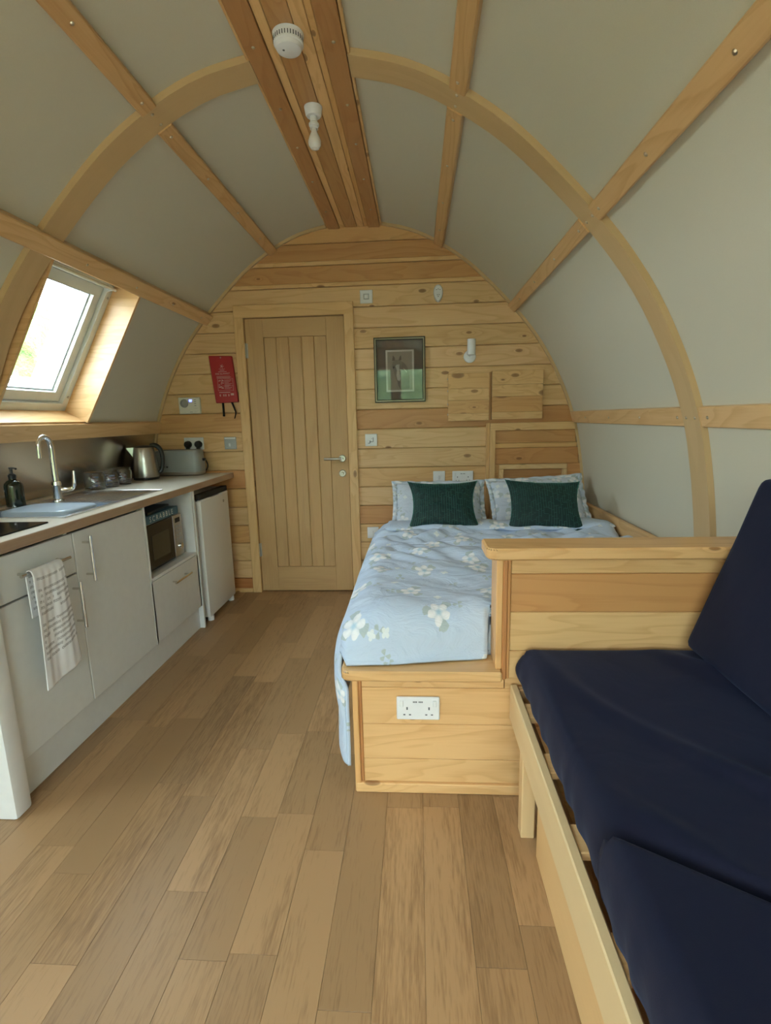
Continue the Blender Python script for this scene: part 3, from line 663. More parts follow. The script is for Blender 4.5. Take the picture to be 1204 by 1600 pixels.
# outside
lawn = MB().grid(lambda u, v: (-30 + 60 * u, -30 + 60 * v, -.45 + .05 * nz(u * 30, v * 30)), 60, 60).build('ground', 'grass'); struct(lawn, 'lawn around the pod')
struct(MB().box(-2.6, 1.9, -5.6, YF - .07, -.30, -.06).build('bounce_deck', plain('tan_bounce_deck', (0.42, 0.38, 0.33, 1), .8)), 'unseen tan slab outside the entrance doors, added to warm the bounced light')  # slab added out of view so less green light bounces in from the grass
def hedge(name, x0, x1, y0, y1, hgt, label, seed):
    def fn(u, v):
        a = 2 * math.pi * u; ph = math.pi * v; cx_, cy_ = (x0 + x1) / 2, (y0 + y1) / 2
        p = Vector((math.cos(a) * math.sin(ph), math.sin(a) * math.sin(ph), math.cos(ph)))
        r = 1 + .22 * nz(p.x * 3 + seed, p.y * 3, p.z * 3) + .12 * nz(p.x * 9 + seed, p.y * 9, p.z * 9) + .06 * nz(p.x * 25, p.y * 25 + seed, p.z * 25)
        return (cx_ + p.x * r * (x1 - x0) / 2, cy_ + p.y * r * (y1 - y0) / 2, -.45 + max(0, (p.z * r * .5 + .42) * hgt))
    o = MB().grid(fn, 90, 50).build(name, name, smooth=180); return tag(o, label, name)
hedge('shrub', -7.6, -5.3, 5.2, 8.3, 5.2, 'yellow green shrub seen through the roof window', 1)
hedge('hedge', -6.0, 6.0, -11.0, -8.0, 3.8, 'green hedge outside the glazed entrance doors', 5)
# ------------------------------------------------------------------ kitchen
KX = -1.36; CT = .917
t = thing('worktop', 'pale oak laminate worktop running along the kitchen with a brown front edge', 'worktop', (-1.64, 2.5, .879))
m = MB()
HX0, HX1, HY0, HY1 = -1.83, -1.45, 1.955, 2.30
bx0, bx1, by0, by1 = -1.950, -1.352, 1.40, D - .001
m.box(bx0, HX0, by0, by1, .879, CT).box(HX1, bx1, by0, by1, .879, CT).box(HX0, HX1, by0, HY0, .879, CT).box(HX0, HX1, HY1, by1, .879, CT)
m.build('slab', 'top', t, smooth=0)
MB().box(bx1, bx1 + .005, by0, by1, .879, CT - .0006, .001).build('front_edging', 'topedge', t, label='brown wood grain front edging')
# splashback
o = patch(s_z(-1, CT + .004), s_z(-1, 1.222), 1.40, D - .020, .002, .005).build('splashback', 'splash'); tag(o, 'brushed steel splashback sheet behind the sink and kettle', 'splashback')
patch(s_z(-1, CT + .004), s_z(-1, 1.222), D - .0195, D - .004, .001, .010).build('edge_strip', 'plast', o)
def handle(p0, p1, out, parent, r=.006):
    """bar handle on a +X facing front"""
    p0 = Vector(p0); p1 = Vector(p1); d = (p1 - p0).normalized(); e = Vector((out, 0, 0)); m = MB()
    m.cyl(p0 + e, p1 + e, r, n=14)
    for q in (p0 + d * .028, p1 - d * .028): m.cyl(q, q + e, r * .8, n=10)
    return m.build('handle', 'handle', parent)
def front(name, y0, y1, z0, z1, parent):
    return MB().box(KX - .018, KX, y0 + .0015, y1 - .0015, z0 + .0015, z1 - .0015, .0022).build(name, 'gloss', parent)
# unit A: drawer over door
t = thing('base_cabinet', 'grey white gloss base cabinet under the hob, drawer above and door below', 'cabinet', (-1.64, 1.67, .15), 'gloss kitchen base cabinets')
m = MB().box(-1.90, KX - .02, 1.474, 1.49, .15, .876).box(-1.90, KX - .02, 1.855, 1.871, .15, .876).box(-1.90, KX - .02, 1.49, 1.855, .15, .168).box(-1.90, -1.885, 1.49, 1.855, .168, .876); m.build('carcass', 'white', t)
d = front('drawer', 1.474, 1.873, .708, .868, t); hA = handle((KX, 1.555, .79), (KX, 1.80, .79), .034, d)
d = front('door', 1.474, 1.873, .15, .704, t); handle((KX, 1.838, .49), (KX, 1.838, .68), .034, d)
# unit B
t = thing('base_cabinet', 'tall door grey white gloss base cabinet under the sink', 'cabinet', (-1.64, 2.13, .15), 'gloss kitchen base cabinets')
m = MB().box(-1.90, KX - .02, 1.875, 1.89, .15, .80).box(-1.90, KX - .02, 2.384, 2.399, .15, .876).box(-1.90, KX - .02, 1.89, 2.384, .15, .168); m.build('carcass', 'white', t)
d = front('door', 1.875, 2.40, .15, .868, t); handle((KX, 1.93, .655), (KX, 1.93, .845), .034, d)
# unit C: open niche with drawer
t = thing('niche_cabinet', 'white cabinet with open microwave niche above a gloss drawer', 'cabinet', (-1.64, 2.68, .15))
m = MB().box(-1.90, KX, 2.402, 2.418, .15, .876, .001).box(-1.90, KX, 2.947, 2.965, .15, .876, .001).box(-1.90, KX, 2.418, 2.947, .486, .503, .001).box(-1.90, -1.885, 2.418, 2.947, .15, .876).box(-1.90, KX - .02, 2.418, 2.947, .15, .168).box(-1.90, -1.84, 2.418, 2.947, .86, .876)
m.build('carcass', 'white', t)
d = front('drawer', 2.402, 2.965, .15, .484, t); handle((KX, 2.60, .418), (KX, 2.80, .418), .03, d)
o = MB().box(-1.92, KX + .003, 2.967, 2.985, 0, .876, .001).build('end_panel', 'white'); tag(o, 'white upright panel between the niche cabinet and the fridge', 'panel')
o = MB().box(-1.92, -1.335, 1.392, 1.462, 0, .877, .012).build('end_panel', 'white'); tag(o, 'thick white end panel closing the near end of the kitchen units', 'panel')
o = MB().box(-1.404, -1.386, 1.464, 2.966, 0, .149, .001).build('plinth', 'gloss'); tag(o, 'long grey white plinth board under the base cabinets', 'plinth')
# fridge
FX = -1.350
t = thing('fridge', 'white under counter fridge at the far end of the kitchen', 'fridge', (-1.6, 3.28, 0))
MB().box(-1.90, FX - .045, 3.052, 3.512, .03, .835, .004).build('body', 'fridge', t)
d = MB().box(FX - .042, FX, 3.05, 3.515, .035, .80, .008).build('door', 'fridge', t)
MB().box(FX - .045, FX - .004, 3.05, 3.515, .806, .84, .003).build('recess_shade', 'dark', t, label='dark strip for the shaded grip recess above the door')  # dark block painted in for the shade above the fridge door
MB().box(FX - .03, FX + .004, 3.06, 3.20, .792, .806, .004).build('grip', 'plast', d); MB().box(FX - .03, FX + .004, 3.38, 3.505, .792, .806, .004).build('grip', 'plast', d)
MB().cyl((FX, 3.42, .745), (FX + .003, 3.42, .745), .010, n=16).build('badge', 'steel', d)
MB().cyl((FX - .02, 3.10, 0), (FX - .02, 3.10, .034), .020, n=16).build('foot', 'plast', t); MB().cyl((FX - .02, 3.47, 0), (FX - .02, 3.47, .034), .020, n=16).build('foot', 'plast', t)
MB().box(-1.88, FX - .06, 3.06, 3.51, .005, .03).build('base', 'dark', t)  # dark slab standing for the black shadow beneath the fridge
# sink
t = thing('sink', 'inset steel sink with ribbed drainer beyond its bowl', 'sink', (-1.64, 2.33, CT))
SX0, SX1, SY0, SY1 = -1.865, -1.420, 1.930, 2.735
m = MB(); zt = CT + .003
m.box(SX0, HX0, SY0, SY1, CT, zt).box(HX1, SX1, SY0, SY1, CT, zt).box(HX0, HX1, SY0, HY0, CT, zt).box(HX0, HX1, HY1, HY1 + .03, CT, zt)
m.build('rim', 'sink', t, smooth=0)
MB().grid(lambda u, v: (HX0 + (HX1 - HX0) * u, HY1 + .03 + (SY1 - HY1 - .03) * v, zt + .0005 + .0028 * math.sin(u * math.pi * 2 * 11) * math.sin(min(1, v * 6, (1 - v) * 6) * math.pi / 2)), 120, 6).build('drainer', 'sink', t, smooth=60)
m = MB().box(SX0 - .001, SX1 + .001, SY0 - .001, SY0 + .004, CT, zt + .002, .001).box(SX0 - .001, SX1 + .001, SY1 - .004, SY1 + .001, CT, zt + .002, .001).box(SX0 - .001, SX0 + .004, SY0, SY1, CT, zt + .002, .001).box(SX1 - .004, SX1 + .001, SY0, SY1, CT, zt + .002, .001)
m.build('rolled_edge', 'sink', t)
e = .004; zb = CT - .14
m = MB().box(HX0 + .001, HX0 + e, HY0 + .001, HY1 - .001, zb, CT).box(HX1 - e, HX1 - .001, HY0 + .001, HY1 - .001, zb, CT).box(HX0 + e, HX1 - e, HY0 + .001, HY0 + e, zb, CT).box(HX0 + e, HX1 - e, HY1 - e, HY1 - .001, zb, CT).box(HX0 + .001, HX1 - .001, HY0 + .001, HY1 - .001, zb - .004, zb)
m.build('bowl', 'sink', t)
t = thing('washing_up_bowl', 'grey plastic washing up bowl upturned in the sink', 'bowl', (-1.64, 2.14, zb))
def bowl(u, v):
    a = 2 * math.pi * u; lv = [(1.0, zb + .001), (1.0, zb + .006), (.97, zb + .006), (.93, CT + .002), (.90, CT + .010), (.80, CT + .0125), (0, CT + .0125)]
    k, z = lv[min(int(round(v * 6)), 6)]; c, s_ = math.cos(a), math.sin(a); q = 5
    rr = (abs(c) ** q + abs(s_) ** q) ** (-1 / q)
    return (-1.64 + .175 * k * rr * c, 2.145 + .135 * k * rr * s_, z)
MB().grid(bowl, 64, 6).build('bowl_shell', 'tub', t, smooth=50)
# tap
t = thing('mixer_tap', 'tall chrome swan neck tap rising behind the sink', 'tap', (-1.765, 2.37, zt))
tx, ty = -1.765, 2.372
MB().lathe((tx, ty, zt), [(.030, 0), (.030, .006), (.022, .012), (.020, .075), (.023, .08), (.021, .095), (.013, .10), (0, .10)], 24).build('tap_body', 'chrome', t)
MB().tube([(tx, ty, zt + .09), (tx, ty, zt + .20), (tx + .001, ty - .002, zt + .275), (tx - .003, ty - .018, zt + .308), (tx - .010, ty - .040, zt + .312), (tx - .016, ty - .060, zt + .285), (tx - .017, ty - .064, zt + .215)], .0115, 14, 6, lambda k: 1.2 - .3 * k).build('spout', 'chrome', t)
MB().tube([(tx + .015, ty + .01, zt + .055), (tx + .05, ty + .02, zt + .055), (tx + .070, ty + .025, zt + .07), (tx + .078, ty + .027, zt + .145)], .008, 10, 5, lambda k: 1.5 - .6 * k).build('lever', 'chrome', t)
# hob
t = thing('hob', 'black glass hob in the worktop nearer than the sink', 'hob', (-1.64, 1.66, CT))
MB().box(-1.86, -1.418, 1.475, 1.835, CT, CT + .006, .002).build('glass_top', 'blackglass', t)
for yy, rr in ((1.57, .085), (1.74, .07)):
    MB().lathe((-1.64, yy, CT + .006), [(rr, 0), (rr, .0004), (rr + .003, .0004), (rr + .003, 0)], 40).build('burner_ring', 'plastgrey', t)
# soap
t = thing('soap_dispenser', 'dark green glass pump bottle between the hob and the tap', 'dispenser', (-1.872, 2.235, CT))
MB().lathe((-1.872, 2.235, CT), [(0, 0), (.034, 0), (.038, .004), (.038, .095), (.036, .108), (.024, .122), (.014, .127), (.014, .134), (0, .134)], 28).build('bottle', 'soap', t)
m = MB().lathe((-1.872, 2.235, CT + .130), [(0, 0), (.016, 0), (.017, .018), (.012, .024), (.006, .026), (.006, .045), (.009, .046), (.009, .054), (0, .055)], 20)
m.tube([(-1.872, 2.235, CT + .180), (-1.85, 2.225, CT + .181), (-1.832, 2.215, CT + .178)], .0045, 8, 3); m.build('pump', 'black', t)
# jars
jl = ['squat glass jar of sachets, nearest the tap in the jar trio', 'middle squat glass jar of sachets in the trio', 'squat glass jar of sachets, nearest the kettle in the trio']
for i, yy in enumerate((2.79, 2.915, 3.04)):
    jx = -1.845 + .008 * i; t = thing('glass_jar', jl[i], 'jar', (jx, yy, CT), 'glass jars beside the kettle')
    MB().lathe((jx, yy, CT), [(0, .002), (.050, .002), (.054, .008), (.054, .082), (.047, .092), (.047, .098), (.045, .098), (.045, .092), (.051, .080), (.051, .012), (0, .007)], 28).build('jar_body', 'jar', t)
    random.seed(40 + i); m = MB()
    for k in range(9):
        a = random.random() * 6.28; r_ = random.random() * .024; c = Vector((jx + r_ * math.cos(a), yy + r_ * math.sin(a), CT + .014 + .0075 * k))
        m.box(-.017, .017, -.012, .012, -.002, .002, .0008, Matrix.Translation(c) @ Matrix.Rotation(random.random() * 3, 4, 'Z') @ Matrix.Rotation(random.random() * .5 - .25, 4, 'X'))
    o = m.build('sachets', 'foil', t); o['kind'] = 'stuff'
    MB().lathe((jx, yy, CT + .098), [(0, .010), (.02, .009), (.050, .006), (.052, .0), (0, 0)], 28).build('jar_lid', 'jar', t)
random.seed(11)
# kettle
kx, ky = -1.815, 3.30
t = thing('kettle', 'brushed steel jug kettle with a black handle', 'kettle', (kx, ky, CT))
MB().lathe((kx, ky, CT), [(0, 0), (.078, 0), (.080, .006), (.080, .016), (0, .016)], 36).build('base', 'black', t)
MB().lathe((kx, ky, CT), [(.079, .016), (.081, .022), (.080, .05), (.073, .13), (.064, .20), (.060, .212), (.054, .215), (0, .216)], 40).build('jug', 'steel', t)
MB().lathe((kx, ky, CT + .212), [(.058, 0), (.056, .006), (.03, .013), (0, .014)], 32).build('lid', 'black', t)
m = MB(); m.add([(kx - .045, ky - .042, CT + .214), (kx - .060, ky - .022, CT + .214), (kx - .088, ky - .058, CT + .212), (kx - .056, ky - .047, CT + .155), (kx - .066, ky - .028, CT + .155)], [(0, 2, 1), (0, 3, 2), (1, 2, 4), (2, 3, 4)]); m.build('spout', 'steel', t)
MB().tube([(kx + .035, ky + .03, CT + .222), (kx + .070, ky + .03, CT + .222), (kx + .098, ky + .035, CT + .190), (kx + .104, ky + .037, CT + .12), (kx + .092, ky + .03, CT + .055), (kx + .072, ky + .02, CT + .045)], .013, 12, 6, lambda k: 1.25 - .4 * k).build('handle', 'black', t)
# toaster
t = thing('toaster', 'long slot grey toaster with rounded ends against the end wall', 'toaster', (-1.64, 3.53, CT))
def rounded(x0, x1, y0, y1, r, n=6):
    out = []
    for cx_, cy_, a0 in ((x1 - r, y1 - r, 0), (x0 + r, y1 - r, 90), (x0 + r, y0 + r, 180), (x1 - r, y0 + r, 270)):
        for k in range(n + 1): a = R(a0 + 90 * k / n); out.append((cx_ + r * math.cos(a), cy_ + r * math.sin(a)))
    return out
def toast_body(levels, name, mat):
    m = MB(); vs = []; n = None
    for z, ins in levels:
        rp_ = rounded(-1.855 + ins, -1.515 - ins, 3.455 + ins, 3.60 - ins, .045 - ins * .5); n = len(rp_); vs += [(x, y, CT + z) for x, y in rp_]
    fs = [[i for i in range(n)][::-1], [(len(levels) - 1) * n + i for i in range(n)]]
    for L in range(len(levels) - 1):
        for i in range(n): j = (i + 1) % n; fs.append((L * n + i, L * n + j, (L + 1) * n + j, (L + 1) * n + i))
    return m.add(vs, fs).build(name, mat, t, smooth=40)
toast_body([(.003, .012), (.008, .003), (.028, .0)], 'base_band', 'steel')
toast_body([(.028, .001), (.10, .002), (.165, .006), (.176, .012), (.180, .022)], 'casing', 'toast')
MB().box(-1.82, -1.555, 3.502, 3.522, CT + .179, CT + .1815).build('slot', 'dark', t)
m = MB()
for xx in (-1.79, -1.767, -1.744): m.cyl((xx, 3.456, CT + .065), (xx, 3.450, CT + .065), .006, n=12)
m.build('buttons', 'black', t)
MB().box(-1.515, -1.497, 3.515, 3.54, CT + .10, CT + .118, .003).build('lever', 'black', t)
# microwave + board game box
MX = -1.402
t = thing('microwave', 'steel and black microwave standing in the cabinet niche', 'microwave', (-1.6, 2.66, .503))
MB().box(-1.80, MX - .012, 2.465, 2.885, .513, .762, .006).build('case', 'steel', t)
MB().box(MX - .012, MX, 2.485, 2.775, .515, .760, .003).build('door', 'blackglass', t)
mdoor = t.children[-1] if t.children else t
MB().box(MX, MX + .0015, 2.53, 2.72, .565, .70, .0005).build('door_window', plain('microwave_window', (0.03, 0.03, 0.022, 1), .12), t)
MB().box(MX - .012, MX - .001, 2.466, 2.484, .515, .760, .002).build('side_trim', 'steel', t)
pn_ = MB().box(MX - .012, MX, 2.777, 2.884, .515, .760, .003).build('control_panel', 'steel', t)
MB().box(MX, MX + .001, 2.80, 2.86, .715, .742).build('display', 'dark', pn_)
m = MB()
for r_ in range(4):
    for c_ in range(2): m.box(MX, MX + .002, 2.798 + .034 * c_, 2.826 + .034 * c_, .685 - .025 * r_, .700 - .025 * r_, .0008)
m.build('buttons', 'plastgrey', pn_)
MB().cyl((MX, 2.832, .575), (MX + .016, 2.832, .575), .018, .016, n=20).build('knob', 'chrome', pn_)
MB().box(-1.78, -1.45, 2.49, 2.87, .503, .514).build('feet', 'dark', t)
t = thing('board_game_box', 'teal board game box with pale spaced letters lying on the microwave', 'box', (-1.58, 2.68, .762))
MB().box(-1.72, MX - .004, 2.49, 2.86, .763, .808, .002).build('carton', 'teal', t)
textmesh('lettering', 'S C R A B B L E', .040, Matrix.Translation((MX - .003, 2.665, .785)) @ FACE_PX, 'lettering', t, .0004)
o = MB().box(-1.70, -1.43, 2.52, 2.83, .809, .822, .002, Matrix.Translation((-1.56, 2.67, 0)) @ Matrix.Rotation(.12, 4, 'Z') @ Matrix.Translation((1.56, -2.67, 0))).build('folder', plain('dark_card', (0.02, 0.03, 0.035, 1), .4)); tag(o, 'thin dark folder lying on top of the teal game box', 'folder')
# towel over drawer handle
t = thing('tea_towel', 'white tea towel printed with handwriting, hanging over the drawer handle', 'towel', (KX + .034, 1.66, .79))
def towel(u, v):
    # v: 0 bottom front .. 0.8 bar .. 1 bottom behind
    L1, L2 = .40, .16; tot = L1 + L2; d_ = v * tot; hx_ = KX + .034
    wid = .150 + .05 * (1 - min(1, d_ / L1)); y = 1.66 + (u - .5) * wid + .008 * (1 - d_ / L1 if d_ < L1 else 0)
    drop = max(0, L1 - d_) if d_ < L1 else (d_ - L1)
    fold = .006 * math.sin(u * 9 + 1.5 * math.sin(drop * 6)) * min(1, drop * 7) + .0012 * math.sin(u * 31 + drop * 11)
    if d_ < L1 - .012: x = hx_ + .011 + fold * .8 + .006; z = .79 - drop - .030 * (1 - u) * min(1, drop * 3) + (.03 * (u - .5) ** 2)
    elif d_ > L1 + .012: x = hx_ - .011 + fold * .25; z = .79 - drop
    else:
        a = (d_ - L1) / .012 * math.pi / 2; x = hx_ + (.011) * -math.sin(a) + .003; z = .79 + .011 * math.cos(a) + .001
    return (x, y, z)
MB().grid(towel, 40, 90, lambda u, v: (u * .16, v * .56)).build('cloth', 'towel', t, smooth=180, solid=.0025)
# ------------------------------------------------------------------ fittings on the end wall
def plate(name, x0, x1, z0, z1, label, cat, y=D, mat='plast', group=None):
    t = thing(name, label, cat, ((x0 + x1) / 2, y, z0), group)
    MB().box(x0, x1, y - .009, y, z0, z1, .003).build('plate', mat, t); return t
t = plate('light_switch', -.374, -.288, 2.053, 2.139, 'square white switch plate just right of the top of the door frame', 'switch')
MB().box(-.345, -.317, D - .013, D - .008, 2.082, 2.110, .002).build('rocker', 'plast', t); MB().box(-.350, -.312, D - .0098, D - .0085, 2.077, 2.115).build('surround', 'plastgrey', t)
t = plate('room_sensor', -.368, -.282, 1.089, 1.175, 'square white plate with faint marks between the door and the bed', 'switch')
m = MB()
for a in ((-.348, -.332, 1.108, 1.112), (-.330, -.314, 1.118, 1.122), (-.312, -.308, 1.118, 1.150), (-.336, -.330, 1.112, 1.128), (-.322, -.318, 1.140, 1.144)): m.box(a[0], a[1], D - .0100, D - .0085, a[2], a[3])
m.build('marks', 'ink', t)
t = plate('light_switch', .113, .198, .806, .902, 'white switch half behind the dark cushion nearest the door', 'switch')
MB().box(.149, .162, D - .014, D - .008, .845, .868, .002).build('rocker', 'white', t)
def socket(name, x0, x1, z0, z1, y, label, group=None, plugs=False):
    t = plate(name, x0, x1, z0, z1, label, 'socket', y, group=group); W_ = x1 - x0; xc = (x0 + x1) / 2; zc = (z0 + z1) / 2; f = y - .009
    for s_ in (-1, 1):
        MB().box(xc + s_ * W_ * .385 - .006, xc + s_ * W_ * .385 + .006, f - .004, f + .001, zc + .008, zc + .030, .0015).build('rocker', 'white', t)
    if not plugs:
        for s_ in (-1, 1):
            a = xc + s_ * W_ * .255
            MB().box(a - .0025, a + .0025, f - .0006, f + .001, zc - .004, zc + .006).box(a - .013, a - .006, f - .0006, f + .001, zc - .024, zc - .020).box(a + .006, a + .013, f - .0006, f + .001, zc - .024, zc - .020).build('pin_holes', 'ink', t)
        m = MB()
        for a in (-.015, -.010, -.005, .004, .009, .014): m.box(xc + a - .0018, xc + a + .0018, f - .0005, f + .001, zc + .022, zc + .027)
        m.build('marks', 'ink', t)
    return t
socket('double_socket', .250, .398, .812, .900, D, 'white double socket above the pillows between the two cushions', 'white double sockets')
socket('double_socket', -.079, .065, .281, .364, 1.568, 'white double socket set in the wooden end of the bed', 'white double sockets')
socket('double_socket', -1.693, -1.548, 1.089, 1.177, D, 'white double socket behind the toaster with two black plugs', 'white double sockets', True)
t = plate('light_switch', -.372, -.288, .414, .498, 'low white switch plate half hidden by the duvet edge', 'switch'); MB().box(-.336, -.324, D - .014, D - .008, .445, .467, .002).build('rocker', 'white', t)
t = plate('fused_switch', -1.394, -1.306, 1.087, 1.175, 'grey fused switch plate just left of the door frame', 'switch', mat='plastgrey'); MB().box(-1.362, -1.346, D - .015, D - .008, 1.105, 1.132, .003).build('rocker', 'white', t); MB().box(-1.39, -1.31, D - .0105, D - .0085, 1.160, 1.172, .001).build('top_band', 'white', t)
gp = 'black plugs in the socket behind the toaster'
for i, (xx, lb) in enumerate(((-1.660, 'black plug on the side of the socket towards the kettle'), (-1.582, 'black plug with a cable looping down to the toaster'))):
    t = thing('plug', lb, 'plug', (xx, D - .012, 1.13), gp)
    MB().lathe((xx, D - .011, 1.128), [(0, .036), (.018, .035), (.024, .026), (.026, 0)], 20, '-Y').box(xx - .012, xx + .012, D - .04, D - .012, 1.092, 1.118, .005).build('plug_body', 'black', t)
    if i: MB().tube([(xx, D - .03, 1.094), (xx + .002, D - .035, 1.05), (xx + .04, D - .04, 1.03), (xx + .066, D - .045, .985), (xx + .055, D - .05, .945), (xx + .02, D - .055, CT + .005)], .0042, 8, 6).tube([(xx, D - .03, 1.094), (xx + .006, D - .032, 1.03), (xx + .035, D - .036, .99), (xx + .04, D - .05, .95), (xx + .024, D - .06, CT + .006)], .004, 8, 6).build('cable', 'black', t)
# heating timer
t = thing('heating_timer', 'white wall timer with round dial and small blue display', 'timer', (-1.62, D, 1.343))
MB().box(-1.70, -1.543, D - .026, D, 1.345, 1.462, .005).build('case', plain('cream_case', (0.74, 0.72, 0.62, 1), .4), t)
MB().lathe((-1.657, D - .026, 1.420), [(.030, 0), (.029, .005), (.020, .006), (.019, .002), (0, .002)], 28, '-Y').build('dial', 'clock', t)
MB().box(-1.620, -1.600, D - .0275, D - .0255, 1.430, 1.446).build('display', 'display', t)
m = MB()
for zz in (1.443, 1.430, 1.417, 1.403): m.box(-1.583, -1.570, D - .0272, D - .0255, zz - .0016, zz + .0016)
m.box(-1.585, -1.557, D - .027, D - .0255, 1.363, 1.364).box(-1.585, -1.557, D - .027, D - .0255, 1.383, 1.384).box(-1.62, -1.60, D - .027, D - .0255, 1.358, 1.360).build('marks', 'ink', t)
# fire blanket
t = thing('fire_blanket', 'red fire blanket pouch hanging between the timer and the door', 'fire blanket', (-1.36, D, 1.41))
fy = D - .003
MB().prism([(-1.453, 1.742), (-1.286, 1.736), (-1.262, 1.42), (-1.425, 1.415)], 'Y', fy - .022, fy, .004).build('pouch', 'red', t)
def tb(txt, size, x, z, shear=0): textmesh('lettering', txt, size, Matrix.Translation((x, fy - .0223, z)) @ Matrix.Rotation(R(-1.5), 4, 'Y') @ FACE_MY, 'print', t, .0003)
tb('FIRE BLANKET', .0165, -1.360, 1.617)
m = MB(); f2 = fy - .0226
def dash(x0, x1, z, h_=.0016): m.box(x0, x1, f2 - .0002, f2 + .0006, z, z + h_)
for k in range(5): a = R(90 + 72 * k); m.box(-.0015, .0015, -.0003, .0003, 0, .014, 0, Matrix.Translation((-1.362, f2, 1.668)) @ Matrix.Rotation(a, 4, 'Y'))
dash(-1.385, -1.34, 1.650); dash(-1.378, -1.346, 1.640, .003); dash(-1.39, -1.33, 1.630, .003)
for k in range(3): dash(-1.405, -1.31 + .01 * (k % 2), 1.599 - .006 * k, .0018)
for z in (1.583, 1.533, 1.501): dash(-1.400, -1.290, z, .0012)
m.box(-1.4005, -1.399, f2 - .0002, f2 + .0006, 1.50, 1.583).box(-1.291, -1.2895, f2 - .0002, f2 + .0006, 1.50, 1.583)
for k in range(8): dash(-1.352, -1.300 - .01 * (k % 3), 1.572 - .0085 * k, .0022)
random.seed(5)
for k in range(16): x = -1.394 + .030 * random.random(); z = 1.508 + .066 * random.random(); dash(x, x + .008, z, .006)
dash(-1.395, -1.315, 1.487, .004)
for x in (-1.392, -1.366, -1.352, -1.330): dash(x, x + .007, 1.462, .014)
dash(-1.312, -1.290, 1.468, .014); m.build('printing', 'print', t)
MB().lathe((-1.366, f2, 1.727), [(.002, .001), (.005, .001), (.005, -.001)], 12, '-Y').build('eyelet', 'steel', t)
MB().tube([(-1.378, fy - .011, 1.418), (-1.377, fy - .013, 1.37), (-1.377, fy - .016, 1.322)], .0085, 6, 4).build('pull_strap', 'strap', t); MB().tube([(-1.312, fy - .011, 1.419), (-1.296, fy - .014, 1.375), (-1.288, fy - .016, 1.345), (-1.298, fy - .02, 1.305)], .0075, 6, 4, lambda k: 1.1 - .6 * k).build('pull_strap', 'strap', t)
# CO alarm
t = thing('alarm_unit', 'small oval white alarm high on the board wall', 'alarm', (.154, D, 2.045))
m = MB(); vs = []; nn = 32
def ov(sc, y): return [(.154 + .031 * sc * math.cos(2 * math.pi * k / nn) * (1 + .12 * math.sin(2 * math.pi * k / nn)), y, 2.098 + .055 * sc * math.sin(2 * math.pi * k / nn)) for k in range(nn)]
for sc, y in ((1, D), (1, D - .018), (.86, D - .028)): vs += ov(sc, y)
fs = [[2 * nn + k for k in range(nn)]]
for L in range(2):
    for k in range(nn): j = (k + 1) % nn; fs.append((L * nn + k, L * nn + j, (L + 1) * nn + j, (L + 1) * nn + k))
m.add(vs, fs).build('case', 'plast', t)
m = MB()
for xx, zz in ((-.012, .020), (.012, .020), (0, .024), (-.006, -.012), (.006, -.012), (0, -.022)): m.box(.154 + xx - .003, .154 + xx + .003, D - .0288, D - .027, 2.098 + zz - .002, 2.098 + zz + .002)
m.build('marks', 'ink', t)
# wall lamp
t = thing('wall_lamp', 'small white tube spotlight on a round base beside the picture', 'lamp', (.368, D, 1.68))
MB().lathe((.368, D, 1.684), [(0, .018), (.030, .016), (.040, .010), (.042, 0)], 32, '-Y').build('wall_base', 'plast', t)
MB().cyl((.368, D - .01, 1.690), (.368, D - .06, 1.705), .009).lathe((.372, D - .066, 1.688), [(0, 0), (.027, 0), (.028, .004), (.028, .100), (.025, .102), (.024, .092), (0, .085)], 28).build('shade', 'plast', t)
# picture
t = thing('framed_picture', 'framed picture of a horse head in a dark mount', 'picture', (-.11, D, 1.39))
x0, x1, z0, z1 = -.289, .064, 1.390, 1.826
def fr(m, a, wd, y0, y1): m.box(x0 + a, x1 - a, y0, y1, z1 - a - wd, z1 - a, .001).box(x0 + a, x1 - a, y0, y1, z0 + a, z0 + a + wd, .001).box(x0 + a, x0 + a + wd, y0, y1, z0 + a + wd, z1 - a - wd, .001).box(x1 - a - wd, x1 - a, y0, y1, z0 + a + wd, z1 - a - wd, .001); return m
fr(MB(), 0, .007, D - .022, D).build('frame_outer', 'frameblk', t); fr(MB(), .007, .007, D - .025, D).build('frame_gilt', 'framegold', t); fr(MB(), .014, .007, D - .021, D).build('frame_inner', 'frameblk', t)
MB().box(x0 + .02, x1 - .02, D - .012, D - .002, z0 + .02, z1 - .02).build('mount', 'mat', t)
ix0, ix1, iz0, iz1 = -.208, -.014, 1.462, 1.742
MB().box(ix0, ix1, D - .0135, D - .012, iz0, iz1).build('inner_border', plain('pale_border', (0.50, 0.49, 0.45, 1), .8), t)
pr = MB().box(ix0 + .012, ix1 - .012, D - .0142, D - .0135, iz0 + .012, iz1 - .012).build('print_sheet', plain('warm_grey_paper', (0.225, 0.215, 0.18, 1), .8), t)
def flat(poly, nm, col, lv):
    MB().prism(poly, 'Y', D - .0146 - .0003 * lv, D - .0140).build(nm, plain(nm + '_tone', col, .8), pr, smooth=0)
HXc, HZc = -.120, 1.60
H = lambda l: [(HXc + a * .001, HZc + b * .001) for a, b in l]
flat(H([(-38, 60), (30, 62), (52, 40), (66, 10), (72, -40), (74, -118), (10, -124), (-4, -95), (-12, -60), (-30, -20), (-40, 20)]), 'horse_neck', (0.13, 0.12, 0.10, 1), 0)
flat(H([(-42, 62), (-20, 76), (12, 76), (26, 56), (20, 20), (14, -10), (18, -40), (14, -62), (-2, -70), (-18, -60), (-26, -34), (-36, 0), (-44, 34)]), 'horse_face', (0.16, 0.15, 0.125, 1), 1)
